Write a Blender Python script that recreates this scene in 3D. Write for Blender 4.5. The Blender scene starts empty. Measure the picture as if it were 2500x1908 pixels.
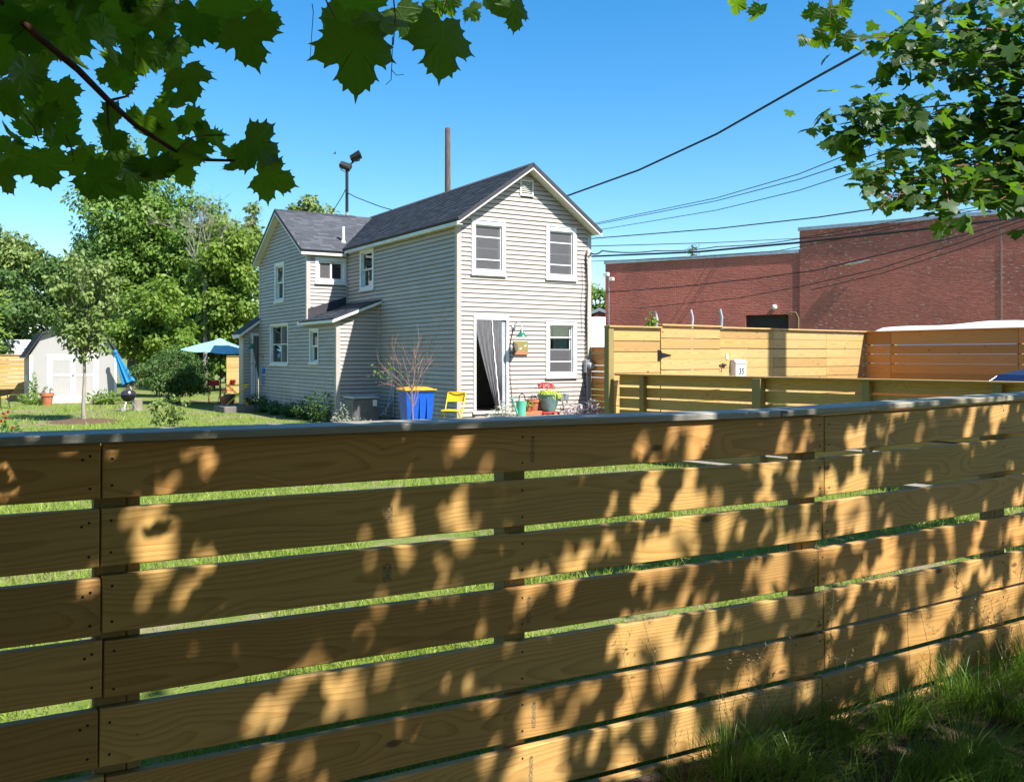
import bpy, math, random
import numpy as np
from mathutils import Vector, Matrix, Euler

random.seed(7)
RNG = np.random.default_rng(7)
PI = math.pi
R = math.radians
scn = bpy.context.scene
COL = scn.collection

# ------------------------------------------------------------------ camera
CAMZ = 1.70
F = 2200.0                      # focal length in photo pixels (2500 wide)
HOR = 868.0                     # photo row of the horizon
cam_d = bpy.data.cameras.new('camera'); cam = bpy.data.objects.new('camera', cam_d)
COL.objects.link(cam); scn.camera = cam
cam.location = (0, 0, CAMZ); cam.rotation_euler = (PI/2, 0, 0)
cam_d.sensor_width = 36; cam_d.lens = 36*F/2500
cam_d.shift_y = -(954-HOR)/2500
cam_d.clip_start = 0.05; cam_d.clip_end = 2000

# ------------------------------------------------------------------ sky, sun, exposure
SUN = Vector((0.643, -0.543, 1.0)).normalized()      # towards the sun
world = bpy.data.worlds.new('World'); scn.world = world; world.use_nodes = True
wn, wl = world.node_tree.nodes, world.node_tree.links
bg = wn['Background']
sky = wn.new('ShaderNodeTexSky'); sky.sky_type = 'NISHITA'; sky.sun_disc = False
sky.sun_elevation = math.asin(SUN.z); sky.sun_rotation = math.atan2(SUN.x, SUN.y)
sky.air_density = 1.0; sky.dust_density = 0.6; sky.ozone_density = 3.0; sky.altitude = 0
hs = wn.new('ShaderNodeHueSaturation'); hs.inputs['Saturation'].default_value = 1.38
hs.inputs['Hue'].default_value = 0.495
wl.new(sky.outputs[0], hs.inputs['Color']); wl.new(hs.outputs[0], bg.inputs[0])
bg.inputs[1].default_value = 0.102
sun_d = bpy.data.lights.new('sun', 'SUN'); sun = bpy.data.objects.new('sun', sun_d); COL.objects.link(sun)
sun_d.energy = 5.0; sun_d.angle = R(0.55); sun_d.color = (1.0, 0.965, 0.91)
sun.rotation_euler = SUN.to_track_quat('Z', 'Y').to_euler()
sun.location = SUN*40
scn.view_settings.view_transform = 'Standard'; scn.view_settings.look = 'None'
scn.view_settings.gamma = 1; scn.view_settings.use_curve_mapping = False
scn.view_settings.exposure = 1.15
scn.cycles.max_bounces = 7; scn.cycles.transparent_max_bounces = 12
scn.cycles.use_denoising = True

# ------------------------------------------------------------------ helpers
def at(px, py, Y):
    """a point at depth Y that the photograph shows at pixel (px, py)"""
    return Vector(((px-1250)/F*Y, Y, CAMZ-(py-HOR)/F*Y))
def atz(px, Y, z=0.0):
    return Vector(((px-1250)/F*Y, Y, z))

class MB:
    """collects shapes into one mesh"""
    def __init__(s, M=None):
        s.v = []; s.f = []; s.mi = []; s.M = M; s.cur = 0
    def add(s, vs, fs, mi=None):
        o = len(s.v)
        if s.M is not None: vs = [s.M @ Vector(p) for p in vs]
        s.v += [tuple(p) for p in vs]
        for f in fs:
            s.f.append([i+o for i in f]); s.mi.append(s.cur if mi is None else mi)
        return s
    def box(s, x0, x1, y0, y1, z0, z1, mi=None):
        if x0 > x1: x0, x1 = x1, x0
        if y0 > y1: y0, y1 = y1, y0
        if z0 > z1: z0, z1 = z1, z0
        return s.add([(x0,y0,z0),(x1,y0,z0),(x1,y1,z0),(x0,y1,z0),(x0,y0,z1),(x1,y0,z1),(x1,y1,z1),(x0,y1,z1)],
                     [(0,3,2,1),(4,5,6,7),(0,1,5,4),(1,2,6,5),(2,3,7,6),(3,0,4,7)], mi)
    def cbox(s, x0, x1, y0, y1, z0, z1, c=0.004, mi=None):
        """box with chamfered edges"""
        vs = []; idx = {}
        X = (x0, x1); Y = (y0, y1); Z = (z0, z1)
        for i in (0,1):
            for j in (0,1):
                for k in (0,1):
                    sx, sy, sz = 1-2*i, 1-2*j, 1-2*k
                    idx[i,j,k,0] = len(vs); vs.append((X[i], Y[j]+sy*c, Z[k]+sz*c))
                    idx[i,j,k,1] = len(vs); vs.append((X[i]+sx*c, Y[j], Z[k]+sz*c))
                    idx[i,j,k,2] = len(vs); vs.append((X[i]+sx*c, Y[j]+sy*c, Z[k]))
        fs = []
        for i in (0,1): fs.append([idx[i,0,0,0], idx[i,1,0,0], idx[i,1,1,0], idx[i,0,1,0]])
        for j in (0,1): fs.append([idx[0,j,0,1], idx[1,j,0,1], idx[1,j,1,1], idx[0,j,1,1]])
        for k in (0,1): fs.append([idx[0,0,k,2], idx[1,0,k,2], idx[1,1,k,2], idx[0,1,k,2]])
        for j in (0,1):
            for k in (0,1): fs.append([idx[0,j,k,1], idx[1,j,k,1], idx[1,j,k,2], idx[0,j,k,2]])
        for i in (0,1):
            for k in (0,1): fs.append([idx[i,0,k,0], idx[i,1,k,0], idx[i,1,k,2], idx[i,0,k,2]])
        for i in (0,1):
            for j in (0,1): fs.append([idx[i,j,0,0], idx[i,j,1,0], idx[i,j,1,1], idx[i,j,0,1]])
        for i in (0,1):
            for j in (0,1):
                for k in (0,1): fs.append([idx[i,j,k,0], idx[i,j,k,1], idx[i,j,k,2]])
        cx, cy, cz = (x0+x1)/2, (y0+y1)/2, (z0+z1)/2
        out = []
        for f in fs:                                   # face outwards
            p = [Vector(vs[q]) for q in f]
            nn = (p[1]-p[0]).cross(p[2]-p[0]); m = sum(p, Vector())/len(p) - Vector((cx,cy,cz))
            out.append(f if nn.dot(m) > 0 else f[::-1])
        return s.add(vs, out, mi)
    def bar(s, a, b, w, h=None, up=(0,0,1), mi=None):
        """square bar between two points"""
        h = w if h is None else h
        a = Vector(a); b = Vector(b); d = (b-a).normalized(); up = Vector(up)
        if abs(d.dot(up)) > .98: up = Vector((1,0,0))
        x = d.cross(up).normalized()*w/2; y = x.cross(d).normalized()*h/2
        vs = [a-x-y, a+x-y, a+x+y, a-x+y, b-x-y, b+x-y, b+x+y, b-x+y]
        return s.add(vs, [(0,3,2,1),(4,5,6,7),(0,1,5,4),(1,2,6,5),(2,3,7,6),(3,0,4,7)][::1], mi)
    def tube(s, pts, r, n=8, mi=None, cap=True):
        pts = [Vector(p) for p in pts]; k = len(pts)
        rs = r if isinstance(r, (list, tuple)) else [r]*k
        vs = []; fs = []; ref = None
        for i, p in enumerate(pts):
            d = (pts[min(i+1,k-1)]-pts[max(i-1,0)])
            d = d.normalized() if d.length > 1e-9 else Vector((0,0,1))
            if ref is None:
                ref = Vector((0,0,1)) if abs(d.z) < .9 else Vector((1,0,0))
            x = d.cross(ref)
            if x.length < 1e-6: x = d.cross(Vector((0,1,0)))
            x.normalize(); y = x.cross(d).normalized(); ref = y
            for j in range(n):
                t = 2*PI*j/n
                vs.append(p + (x*math.cos(t)+y*math.sin(t))*rs[i])
        for i in range(k-1):
            for j in range(n):
                a = i*n+j; b = i*n+(j+1)%n
                fs.append((a, a+n, b+n, b))
        if cap:
            fs.append(tuple(range(n))); fs.append(tuple(range((k-1)*n, k*n))[::-1])
        return s.add(vs, fs, mi)
    def lathe(s, prof, n=20, c=(0,0,0), mi=None, M=None):
        vs = []; fs = []; k = len(prof); c = Vector(c)
        for r_, z in prof:
            for j in range(n):
                t = 2*PI*j/n; p = Vector((r_*math.cos(t), r_*math.sin(t), z))
                vs.append((M @ p if M is not None else p)+c)
        for i in range(k-1):
            for j in range(n):
                fs.append((i*n+j, i*n+(j+1)%n, (i+1)*n+(j+1)%n, (i+1)*n+j))
        if prof[0][0] > 1e-4: fs.append(tuple(range(n))[::-1])
        if prof[-1][0] > 1e-4: fs.append(tuple(range((k-1)*n, k*n)))
        return s.add(vs, fs, mi)
    def prism(s, poly, off, mi=None):
        """polygon (3D points) extruded by a vector"""
        poly = [Vector(p) for p in poly]; off = Vector(off); n = len(poly)
        nn = Vector((0,0,0))
        for i in range(n): nn += poly[i].cross(poly[(i+1)%n])
        if nn.dot(off) > 0: poly = poly[::-1]
        vs = poly+[p+off for p in poly]
        fs = [tuple(range(n)), tuple(range(n, 2*n))[::-1]]
        for i in range(n): fs.append(((i+1)%n, i, n+i, n+(i+1)%n))
        return s.add(vs, fs, mi)
    def grid(s, fn, nu, nv, mi=None):
        vs = [fn(i/nu, j/nv) for j in range(nv+1) for i in range(nu+1)]
        fs = [(j*(nu+1)+i, j*(nu+1)+i+1, (j+1)*(nu+1)+i+1, (j+1)*(nu+1)+i) for j in range(nv) for i in range(nu)]
        return s.add(vs, fs, mi)
    def ball(s, c, r, n=10, m=7, mi=None):
        c = Vector(c); rr = r if isinstance(r, (tuple, list)) else (r, r, r)
        def fn(u, v):
            a = 2*PI*u; b = PI*v
            return c+Vector((rr[0]*math.cos(a)*math.sin(b), rr[1]*math.sin(a)*math.sin(b), rr[2]*math.cos(b)))
        return s.grid(fn, n, m, mi)
    def build(s, name, mat, parent=None, smooth=False, ang=35):
        me = bpy.data.meshes.new(name); me.from_pydata(s.v, [], s.f); me.update()
        mats = mat if isinstance(mat, (list, tuple)) else [mat]
        for m in mats: me.materials.append(m)
        if len(mats) > 1: me.polygons.foreach_set('material_index', s.mi)
        if smooth:
            me.polygons.foreach_set('use_smooth', [True]*len(me.polygons))
            me.set_sharp_from_angle(angle=R(ang))
        return link(name, me, parent)

def link(name, me, parent=None):
    o = bpy.data.objects.new(name, me); COL.objects.link(o)
    if parent is not None: o.parent = parent
    return o
def np_mesh(name, V, Fc, mat, parent=None, nper=3, attr=None, smooth=False):
    """mesh from numpy arrays: V (n,3), Fc (m,nper)"""
    me = bpy.data.meshes.new(name)
    me.vertices.add(len(V)); me.vertices.foreach_set('co', np.ascontiguousarray(V, dtype=np.float32).ravel())
    me.loops.add(Fc.size); me.loops.foreach_set('vertex_index', np.ascontiguousarray(Fc, dtype=np.int32).ravel())
    me.polygons.add(len(Fc)); me.polygons.foreach_set('loop_start', np.arange(0, Fc.size, nper, dtype=np.int32))
    if smooth: me.polygons.foreach_set('use_smooth', np.ones(len(Fc), dtype=bool))
    me.update(calc_edges=True); me.validate()
    if attr is not None:
        a = me.attributes.new('var', 'FLOAT', 'POINT'); a.data.foreach_set('value', np.ascontiguousarray(attr, dtype=np.float32))
    me.materials.append(mat)
    return link(name, me, parent)
def tag(o, label=None, cat=None, group=None, kind=None):
    if label: o['label'] = label
    if cat: o['category'] = cat
    if group: o['group'] = group
    if kind: o['kind'] = kind
    return o
def thing(name, label, cat, loc=(0,0,0), rz=0, group=None):
    o = bpy.data.objects.new(name, None); COL.objects.link(o)
    o.empty_display_size = .2
    o.location = loc; o.rotation_euler = (0, 0, rz)
    return tag(o, label, cat, group)
def dup(o, parent=None):
    c = o.copy(); COL.objects.link(c); c.parent = parent
    for ch in list(o.children): dup(ch, c)
    return c

# ------------------------------------------------------------------ materials
def newmat(name):
    m = bpy.data.materials.new(name); m.use_nodes = True
    nt = m.node_tree; b = nt.nodes['Principled BSDF']
    return m, nt.nodes, nt.links, b
def sock(lk, node, name, val):
    if isinstance(val, bpy.types.NodeSocket): lk.new(val, node.inputs[name])
    else: node.inputs[name].default_value = val
def math_n(nd, lk, op, a, b=None, c=None, clamp=False):
    n = nd.new('ShaderNodeMath'); n.operation = op; n.use_clamp = clamp
    sock(lk, n, 0, a)
    if b is not None: sock(lk, n, 1, b)
    if c is not None: sock(lk, n, 2, c)
    return n.outputs[0]
def mix_n(nd, lk, fac, a, b, blend='MIX'):
    n = nd.new('ShaderNodeMix'); n.data_type = 'RGBA'; n.blend_type = blend
    sock(lk, n, 0, fac)
    for i, v in ((6, a), (7, b)):
        if isinstance(v, bpy.types.NodeSocket): lk.new(v, n.inputs[i])
        else: n.inputs[i].default_value = (v[0], v[1], v[2], 1)
    return n.outputs[2]
def noise_n(nd, lk, vec, scale, detail=3, rough=.55, dim='3D'):
    n = nd.new('ShaderNodeTexNoise'); n.noise_dimensions = dim
    if vec is not None: lk.new(vec, n.inputs['Vector'])
    n.inputs['Scale'].default_value = scale; n.inputs['Detail'].default_value = detail; n.inputs['Roughness'].default_value = rough
    return n.outputs['Fac']
def ramp_n(nd, lk, fac, stops):
    n = nd.new('ShaderNodeValToRGB'); lk.new(fac, n.inputs[0])
    e = n.color_ramp.elements
    while len(e) < len(stops): e.new(.5)
    for i, (p, c) in enumerate(stops):
        e[i].position = p; c = (c, c, c) if isinstance(c, (int, float)) else c
        e[i].color = (c[0], c[1], c[2], 1)
    return n.outputs[0]
def bump_n(nd, lk, h, strength=.3, dist=.01):
    n = nd.new('ShaderNodeBump'); n.inputs['Strength'].default_value = strength; n.inputs['Distance'].default_value = dist
    lk.new(h, n.inputs['Height']); return n.outputs[0]
def map_n(nd, lk, vec, scale=(1,1,1), loc=(0,0,0)):
    n = nd.new('ShaderNodeMapping'); lk.new(vec, n.inputs[0])
    n.inputs['Scale'].default_value = scale; n.inputs['Location'].default_value = loc
    return n.outputs[0]

def pm(name, c1, c2=None, scale=6, rough=.6, bump=0, bscale=80, metal=0, spec=.4, stretch=(1,1,1), rvar=.15, dist=.004, contrast=(.35,.65)):
    """plain surface with mottling, fine relief and uneven gloss"""
    m, nd, lk, b = newmat(name)
    tc = nd.new('ShaderNodeTexCoord').outputs['Object']
    c2 = c2 or tuple(x*.78 for x in c1)
    v = map_n(nd, lk, tc, stretch)
    n1 = noise_n(nd, lk, v, scale, 5, .6)
    f = ramp_n(nd, lk, n1, [(contrast[0], 0), (contrast[1], 1)])
    lk.new(mix_n(nd, lk, f, c1, c2), b.inputs['Base Color'])
    b.inputs['Metallic'].default_value = metal
    b.inputs['Specular IOR Level'].default_value = spec
    rr = math_n(nd, lk, 'MULTIPLY_ADD', n1, rvar*2, rough-rvar)
    lk.new(rr, b.inputs['Roughness'])
    if bump:
        lk.new(bump_n(nd, lk, noise_n(nd, lk, v, bscale, 3), bump, dist), b.inputs['Normal'])
    return m

def wood_mat(name, light, dark, rings=95, weather=(.25,.2,.14), wamt=.12, knots=True):
    """sawn pine: rings of a log cut lengthwise along local x, knots, board to board variation"""
    m, nd, lk, b = newmat(name)
    tc = nd.new('ShaderNodeTexCoord').outputs['Object']
    oi = nd.new('ShaderNodeObjectInfo'); rnd = oi.outputs['Random']
    sx = nd.new('ShaderNodeSeparateXYZ'); lk.new(tc, sx.inputs[0]); x, y, z = sx.outputs
    r2 = math_n(nd, lk, 'FRACT', math_n(nd, lk, 'MULTIPLY', rnd, 37.7))
    r3 = math_n(nd, lk, 'FRACT', math_n(nd, lk, 'MULTIPLY', rnd, 91.3))
    def vec(a, b_, c):
        n = nd.new('ShaderNodeCombineXYZ')
        for i, q in enumerate((a, b_, c)): sock(lk, n, i, q)
        return n.outputs[0]
    xo = math_n(nd, lk, 'MULTIPLY_ADD', rnd, 60, x)
    n1 = noise_n(nd, lk, vec(math_n(nd, lk, 'MULTIPLY', xo, .9), r2, 0.0), 1.0, 2, .5)
    n2 = noise_n(nd, lk, vec(math_n(nd, lk, 'MULTIPLY', xo, .55), r3, 7.0), 1.0, 1, .5)
    # knots
    vk = nd.new('ShaderNodeTexVoronoi'); vk.voronoi_dimensions = '2D'
    lk.new(vec(math_n(nd, lk, 'MULTIPLY', xo, 1.5), math_n(nd, lk, 'MULTIPLY_ADD', z, 3.2, math_n(nd, lk, 'MULTIPLY', r2, 9)), 0.0), vk.inputs['Vector'])
    vk.inputs['Scale'].default_value = 1.0
    kd = vk.outputs['Distance']
    kwarp = ramp_n(nd, lk, kd, [(0.0, 1), (.22, .0)])
    zc = math_n(nd, lk, 'ADD', z, math_n(nd, lk, 'MULTIPLY_ADD', n1, .20, math_n(nd, lk, 'MULTIPLY_ADD', r2, .10, -.15)))
    yc = math_n(nd, lk, 'ADD', math_n(nd, lk, 'MULTIPLY_ADD', n2, .16, .0), math_n(nd, lk, 'MULTIPLY_ADD', r3, .05, y))
    rad = math_n(nd, lk, 'SQRT', math_n(nd, lk, 'ADD', math_n(nd, lk, 'MULTIPLY', zc, zc), math_n(nd, lk, 'MULTIPLY', yc, yc)))
    wob = noise_n(nd, lk, map_n(nd, lk, tc, (2.5, 14, 14)), 1.0, 3)
    rad = math_n(nd, lk, 'ADD', rad, math_n(nd, lk, 'MULTIPLY_ADD', wob, .010, math_n(nd, lk, 'MULTIPLY', kwarp, .022)))
    ring = math_n(nd, lk, 'FRACT', math_n(nd, lk, 'MULTIPLY', rad, rings))
    ringv = ramp_n(nd, lk, ring, [(0.0, .1), (.45, .2), (.78, .75), (.9, 1.0), (1.0, .1)])
    fib = noise_n(nd, lk, map_n(nd, lk, tc, (3.0, 130, 130)), 1.0, 4, .7)
    blot = noise_n(nd, lk, map_n(nd, lk, tc, (1.2, 5, 5)), 1.0, 4, .6)
    fac = math_n(nd, lk, 'ADD', math_n(nd, lk, 'MULTIPLY', ringv, .52), math_n(nd, lk, 'MULTIPLY_ADD', fib, .55, -.12), clamp=True)
    col = mix_n(nd, lk, fac, light, dark)
    col = mix_n(nd, lk, math_n(nd, lk, 'MULTIPLY', ramp_n(nd, lk, blot, [(.4, 0), (.7, 1)]), wamt), col, weather)
    chk = noise_n(nd, lk, map_n(nd, lk, tc, (.9, 70, 70)), 1.0, 3, .6)
    col = mix_n(nd, lk, ramp_n(nd, lk, chk, [(.66, 0), (.72, .55)]), col, tuple(x*.35 for x in dark))
    # board to board tone
    tone = ramp_n(nd, lk, r3, [(0, (.70,.66,.56)), (.25, (1,.96,.9)), (.5, (.90,.95,.84)), (.75, (1,1,1)), (1, (1.0,.84,.66))])
    col = mix_n(nd, lk, 1.0, col, tone, 'MULTIPLY')
    if knots:
        kseed = nd.new('ShaderNodeSeparateColor'); lk.new(vk.outputs['Color'], kseed.inputs[0])
        ksize = math_n(nd, lk, 'MULTIPLY_ADD', kseed.outputs[0], .05, .004)
        km = math_n(nd, lk, 'SUBTRACT', 1.0, math_n(nd, lk, 'DIVIDE', kd, ksize), clamp=True)
        kon = math_n(nd, lk, 'GREATER_THAN', kseed.outputs[1], .45)
        km = math_n(nd, lk, 'MULTIPLY', ramp_n(nd, lk, km, [(0, 0), (.2, .7), (.55, .9), (.9, 1)]), kon)
        col = mix_n(nd, lk, math_n(nd, lk, 'MULTIPLY', km, .85), col, (.085, .04, .016))
    lk.new(col, b.inputs['Base Color'])
    lk.new(math_n(nd, lk, 'MULTIPLY_ADD', ringv, -.12, .68), b.inputs['Roughness'])
    b.inputs['Specular IOR Level'].default_value = .3
    h = math_n(nd, lk, 'ADD', math_n(nd, lk, 'MULTIPLY', ringv, .6), fib)
    lk.new(bump_n(nd, lk, h, .35, .002), b.inputs['Normal'])
    return m

def leaf_mat(name, c1, c2, trans, tfac=.4, rough=.5, spec=.3):
    m, nd, lk, b = newmat(name)
    at_ = nd.new('ShaderNodeAttribute'); at_.attribute_name = 'var'
    oi = nd.new('ShaderNodeObjectInfo')
    f = math_n(nd, lk, 'FRACT', math_n(nd, lk, 'ADD', at_.outputs['Fac'], oi.outputs['Random']))
    lk.new(mix_n(nd, lk, f, c1, c2), b.inputs['Base Color'])
    b.inputs['Roughness'].default_value = rough; b.inputs['Specular IOR Level'].default_value = spec
    t = nd.new('ShaderNodeBsdfTranslucent')
    lk.new(mix_n(nd, lk, f, trans, tuple(x*.7 for x in trans)), t.inputs[0])
    mx = nd.new('ShaderNodeMixShader'); mx.inputs[0].default_value = tfac
    lk.new(b.outputs[0], mx.inputs[1]); lk.new(t.outputs[0], mx.inputs[2])
    lk.new(mx.outputs[0], nd['Material Output'].inputs[0])
    return m

def glass_mat(name, tint=(.75,.8,.8), refl=.03, ior=1.45):
    m, nd, lk, b = newmat(name)
    nd.remove(b)
    tr = nd.new('ShaderNodeBsdfTransparent'); tr.inputs[0].default_value = (*tint, 1)
    gl = nd.new('ShaderNodeBsdfGlossy'); gl.inputs['Roughness'].default_value = .03
    gl.inputs['Color'].default_value = (.9,.95,1,1)
    fr = nd.new('ShaderNodeFresnel'); fr.inputs[0].default_value = ior
    f = math_n(nd, lk, 'ADD', fr.outputs[0], refl, clamp=True)
    mx = nd.new('ShaderNodeMixShader'); lk.new(f, mx.inputs[0])
    lk.new(tr.outputs[0], mx.inputs[1]); lk.new(gl.outputs[0], mx.inputs[2])
    lk.new(mx.outputs[0], nd['Material Output'].inputs[0])
    return m

M = {}
M['wood'] = wood_mat('pine_fence', (.60,.368,.128), (.36,.165,.040))
M['wood_cap'] = wood_mat('pine_cap_weathered', (.34,.28,.20), (.23,.18,.12), weather=(.31,.33,.35), wamt=.7)
_cb = M['wood_cap'].node_tree; _cp = _cb.nodes['Principled BSDF']
_cb.links.remove(_cp.inputs['Roughness'].links[0]); _cp.inputs['Roughness'].default_value = .52; _cp.inputs['Specular IOR Level'].default_value = .5
M['wood_post'] = wood_mat('pine_post', (.35,.235,.10), (.24,.15,.055), weather=(.20,.19,.08), wamt=.55)
M['wood_new'] = wood_mat('pine_new_yellow', (.56,.385,.16), (.36,.19,.055), wamt=.2)
M['wood_bounce'] = wood_mat('pine_bounce_tint', (.66,.30,.085), (.50,.185,.045), wamt=.15)  # orange carries the glow of light bounced onto these shaded boards
M['vinyl'] = pm('vinyl_siding', (.44,.388,.345), (.395,.346,.305), scale=1.6, rough=.5, bump=.08, bscale=220, stretch=(1,1,3), spec=.35)
_nt = M['vinyl'].node_tree; _b = _nt.nodes['Principled BSDF']; _src = _b.inputs['Base Color'].links[0].from_socket
_oi = _nt.nodes.new('ShaderNodeObjectInfo')
_tone = ramp_n(_nt.nodes, _nt.links, _oi.outputs['Random'], [(0, (.93,.93,.93)), (1, (1.04,1.035,1.03))])
_gz = _nt.nodes.new('ShaderNodeSeparateXYZ'); _nt.links.new(_nt.nodes.new('ShaderNodeTexCoord').outputs['Object'], _gz.inputs[0])
_dn = noise_n(_nt.nodes, _nt.links, map_n(_nt.nodes, _nt.links, _nt.nodes.new('ShaderNodeTexCoord').outputs['Object'], (5,5,.8)), 1.0, 4)
_dirt = ramp_n(_nt.nodes, _nt.links, math_n(_nt.nodes, _nt.links, 'ADD', math_n(_nt.nodes, _nt.links, 'MULTIPLY', _gz.outputs[2], .22), _dn), [(.42, .55), (.68, 0)])
_nt.links.new(mix_n(_nt.nodes, _nt.links, _dirt, mix_n(_nt.nodes, _nt.links, 1.0, _src, _tone, 'MULTIPLY'), (.24,.22,.17)), _b.inputs['Base Color'])
M['white'] = pm('white_vinyl', (.70,.70,.69), (.62,.62,.60), scale=5, rough=.4)
M['whitetrim'] = pm('white_painted_trim', (.66,.65,.61), (.55,.53,.48), scale=3, rough=.5)
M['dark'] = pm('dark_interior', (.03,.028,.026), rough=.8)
M['room'] = pm('room_wall', (.26,.21,.18), rough=.8)
M['glass'] = glass_mat('window_glass')
def screen_mat():
    m, nd, lk, b = newmat('insect_screen')
    b.inputs['Base Color'].default_value = (.12,.115,.12,1); b.inputs['Roughness'].default_value = .7
    tr = nd.new('ShaderNodeBsdfTransparent'); mx = nd.new('ShaderNodeMixShader'); mx.inputs[0].default_value = .50
    lk.new(tr.outputs[0], mx.inputs[1]); lk.new(b.outputs[0], mx.inputs[2]); lk.new(mx.outputs[0], nd['Material Output'].inputs[0])
    return m
M['screen'] = screen_mat()
M['found'] = pm('rubble_foundation', (.42,.41,.40), (.25,.24,.23), scale=9, rough=.9, bump=.6, bscale=18, dist=.03)
M['black_metal'] = pm('black_metal', (.02,.02,.022), rough=.45, metal=.3)
M['grey_metal'] = pm('grey_metal', (.34,.36,.38), (.27,.29,.31), rough=.4, metal=.5)
M['pvc'] = pm('grey_pvc', (.42,.43,.45), rough=.45)
M['cable'] = pm('black_cable', (.018,.018,.02), rough=.55)
M['terracotta'] = pm('terracotta', (.46,.15,.07), (.36,.11,.05), scale=9, rough=.75, bump=.15)
M['teal_pot'] = pm('teal_glazed_pot', (.09,.17,.18), (.14,.21,.20), scale=7, rough=.3)
M['green_enamel'] = pm('green_enamel', (.015,.17,.09), (.012,.13,.07), rough=.22, spec=.6)
M['mint'] = pm('mint_green_plastic', (.10,.42,.30), (.09,.36,.26), rough=.4)
M['yellow'] = pm('yellow_paint', (.80,.56,.02), (.70,.46,.015), rough=.38)
M['orange_lid'] = pm('yellow_orange_plastic', (.80,.36,.02), (.72,.30,.015), rough=.45)
M['blue_bin'] = pm('blue_plastic', (.010,.10,.52), (.008,.08,.42), rough=.4)
M['blue_cloth'] = pm('blue_cloth', (.005,.20,.46), (.004,.14,.34), rough=.75)
M['aqua_cloth'] = pm('aqua_cloth', (.24,.50,.53), (.20,.44,.47), rough=.7)
M['red'] = pm('red_paint', (.50,.035,.022), (.38,.025,.018), rough=.45)
M['stone'] = pm('bluestone_slab', (.50,.41,.31), (.36,.30,.23), scale=5, rough=.85, bump=.4, bscale=25, dist=.01)
M['stone_dark'] = pm('dark_stone', (.11,.095,.085), (.17,.15,.13), scale=5, rough=.9, bump=.5, bscale=20, dist=.015)
M['bark'] = pm('grey_bark', (.17,.13,.10), (.09,.07,.05), scale=5, rough=.9, bump=.7, bscale=30, stretch=(1,1,.25), dist=.02)
M['bark_light'] = pm('pale_bark', (.33,.29,.24), (.20,.17,.13), scale=7, rough=.85, bump=.4, bscale=30, stretch=(1,1,.25), dist=.01)
M['twig'] = pm('maple_twig', (.20,.075,.045), (.11,.045,.03), scale=30, rough=.7, bump=.3)
M['dead'] = pm('dead_wood', (.30,.27,.24), (.19,.165,.145), scale=6, rough=.9)
M['red_twig'] = pm('reddish_twig', (.28,.17,.13), (.20,.10,.08), scale=20, rough=.8)
M['pole'] = pm('creosote_pole', (.13,.085,.06), (.06,.042,.032), scale=4, rough=.9, bump=.6, bscale=12, stretch=(6,6,.5), dist=.02)
M['mulch'] = pm('mulch', (.16,.085,.045), (.07,.04,.025), scale=25, rough=.95, bump=.8, bscale=60, dist=.02)
M['mesh'] = pm('grey_mesh_curtain', (.085,.08,.085), (.13,.125,.13), scale=8, rough=.8, stretch=(3,3,.6))
M['navy'] = pm('navy_car_paint', (.008,.012,.04), (.006,.01,.035), rough=.34, spec=.45, rvar=.05)
M['rubber'] = pm('black_rubber', (.02,.02,.02), rough=.8)
M['chrome'] = pm('chrome', (.75,.77,.80), rough=.15, metal=1, rvar=.05)
M['canvas_white'] = pm('white_cover', (.74,.74,.76), (.66,.67,.70), scale=2, rough=.7)
M['curtain'] = pm('grey_curtain', (.62,.60,.62), (.45,.43,.46), scale=5, rough=.85)
M['teal_curtain'] = pm('teal_curtain', (.22,.55,.50), (.36,.62,.60), scale=6, rough=.8)
M['red_roof'] = pm('red_brown_shingle', (.22,.07,.05), rough=.85)
M['membrane'] = pm('dark_membrane', (.030,.028,.036), (.04,.038,.046), rough=.7)
M['galv'] = pm('galvanised', (.50,.52,.54), (.40,.42,.44), rough=.4, metal=.7)

# ================================================================== ground
def ground_mat():
    m, nd, lk, b = newmat('lawn_soil')
    tc = nd.new('ShaderNodeTexCoord').outputs['Object']
    big = noise_n(nd, lk, tc, .45, 4); mid = noise_n(nd, lk, tc, 4.5, 5, .65); fine = noise_n(nd, lk, tc, 60, 3)
    g = mix_n(nd, lk, ramp_n(nd, lk, mid, [(.3, 0), (.7, 1)]), (.105,.155,.026), (.18,.215,.05))
    d = mix_n(nd, lk, ramp_n(nd, lk, fine, [(.3, 0), (.7, 1)]), (.18,.135,.085), (.27,.22,.15))
    f = ramp_n(nd, lk, math_n(nd, lk, 'MULTIPLY_ADD', mid, .45, math_n(nd, lk, 'MULTIPLY', big, .75)), [(.60, 0), (.74, 1)])
    lk.new(mix_n(nd, lk, f, g, d), b.inputs['Base Color'])
    b.inputs['Roughness'].default_value = .95; b.inputs['Specular IOR Level'].default_value = .1
    lk.new(bump_n(nd, lk, math_n(nd, lk, 'ADD', mid, fine), .6, .03), b.inputs['Normal'])
    return m
M['ground'] = ground_mat()
M['soil'] = pm('dark_soil', (.085,.06,.04), (.045,.032,.022), scale=9, rough=.95, bump=.8, bscale=45, dist=.03, spec=.1)
M['gravel'] = pm('pale_gravel', (.27,.25,.215), (.18,.165,.14), scale=30, rough=.95, bump=.8, bscale=60, dist=.02)
g = MB(); S = 600
g.add([(-S,-60,0),(S,-60,0),(S,900,0),(-S,900,0)], [(0,1,2,3)])
tag(g.build('ground', M['ground']), kind='structure')

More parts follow.
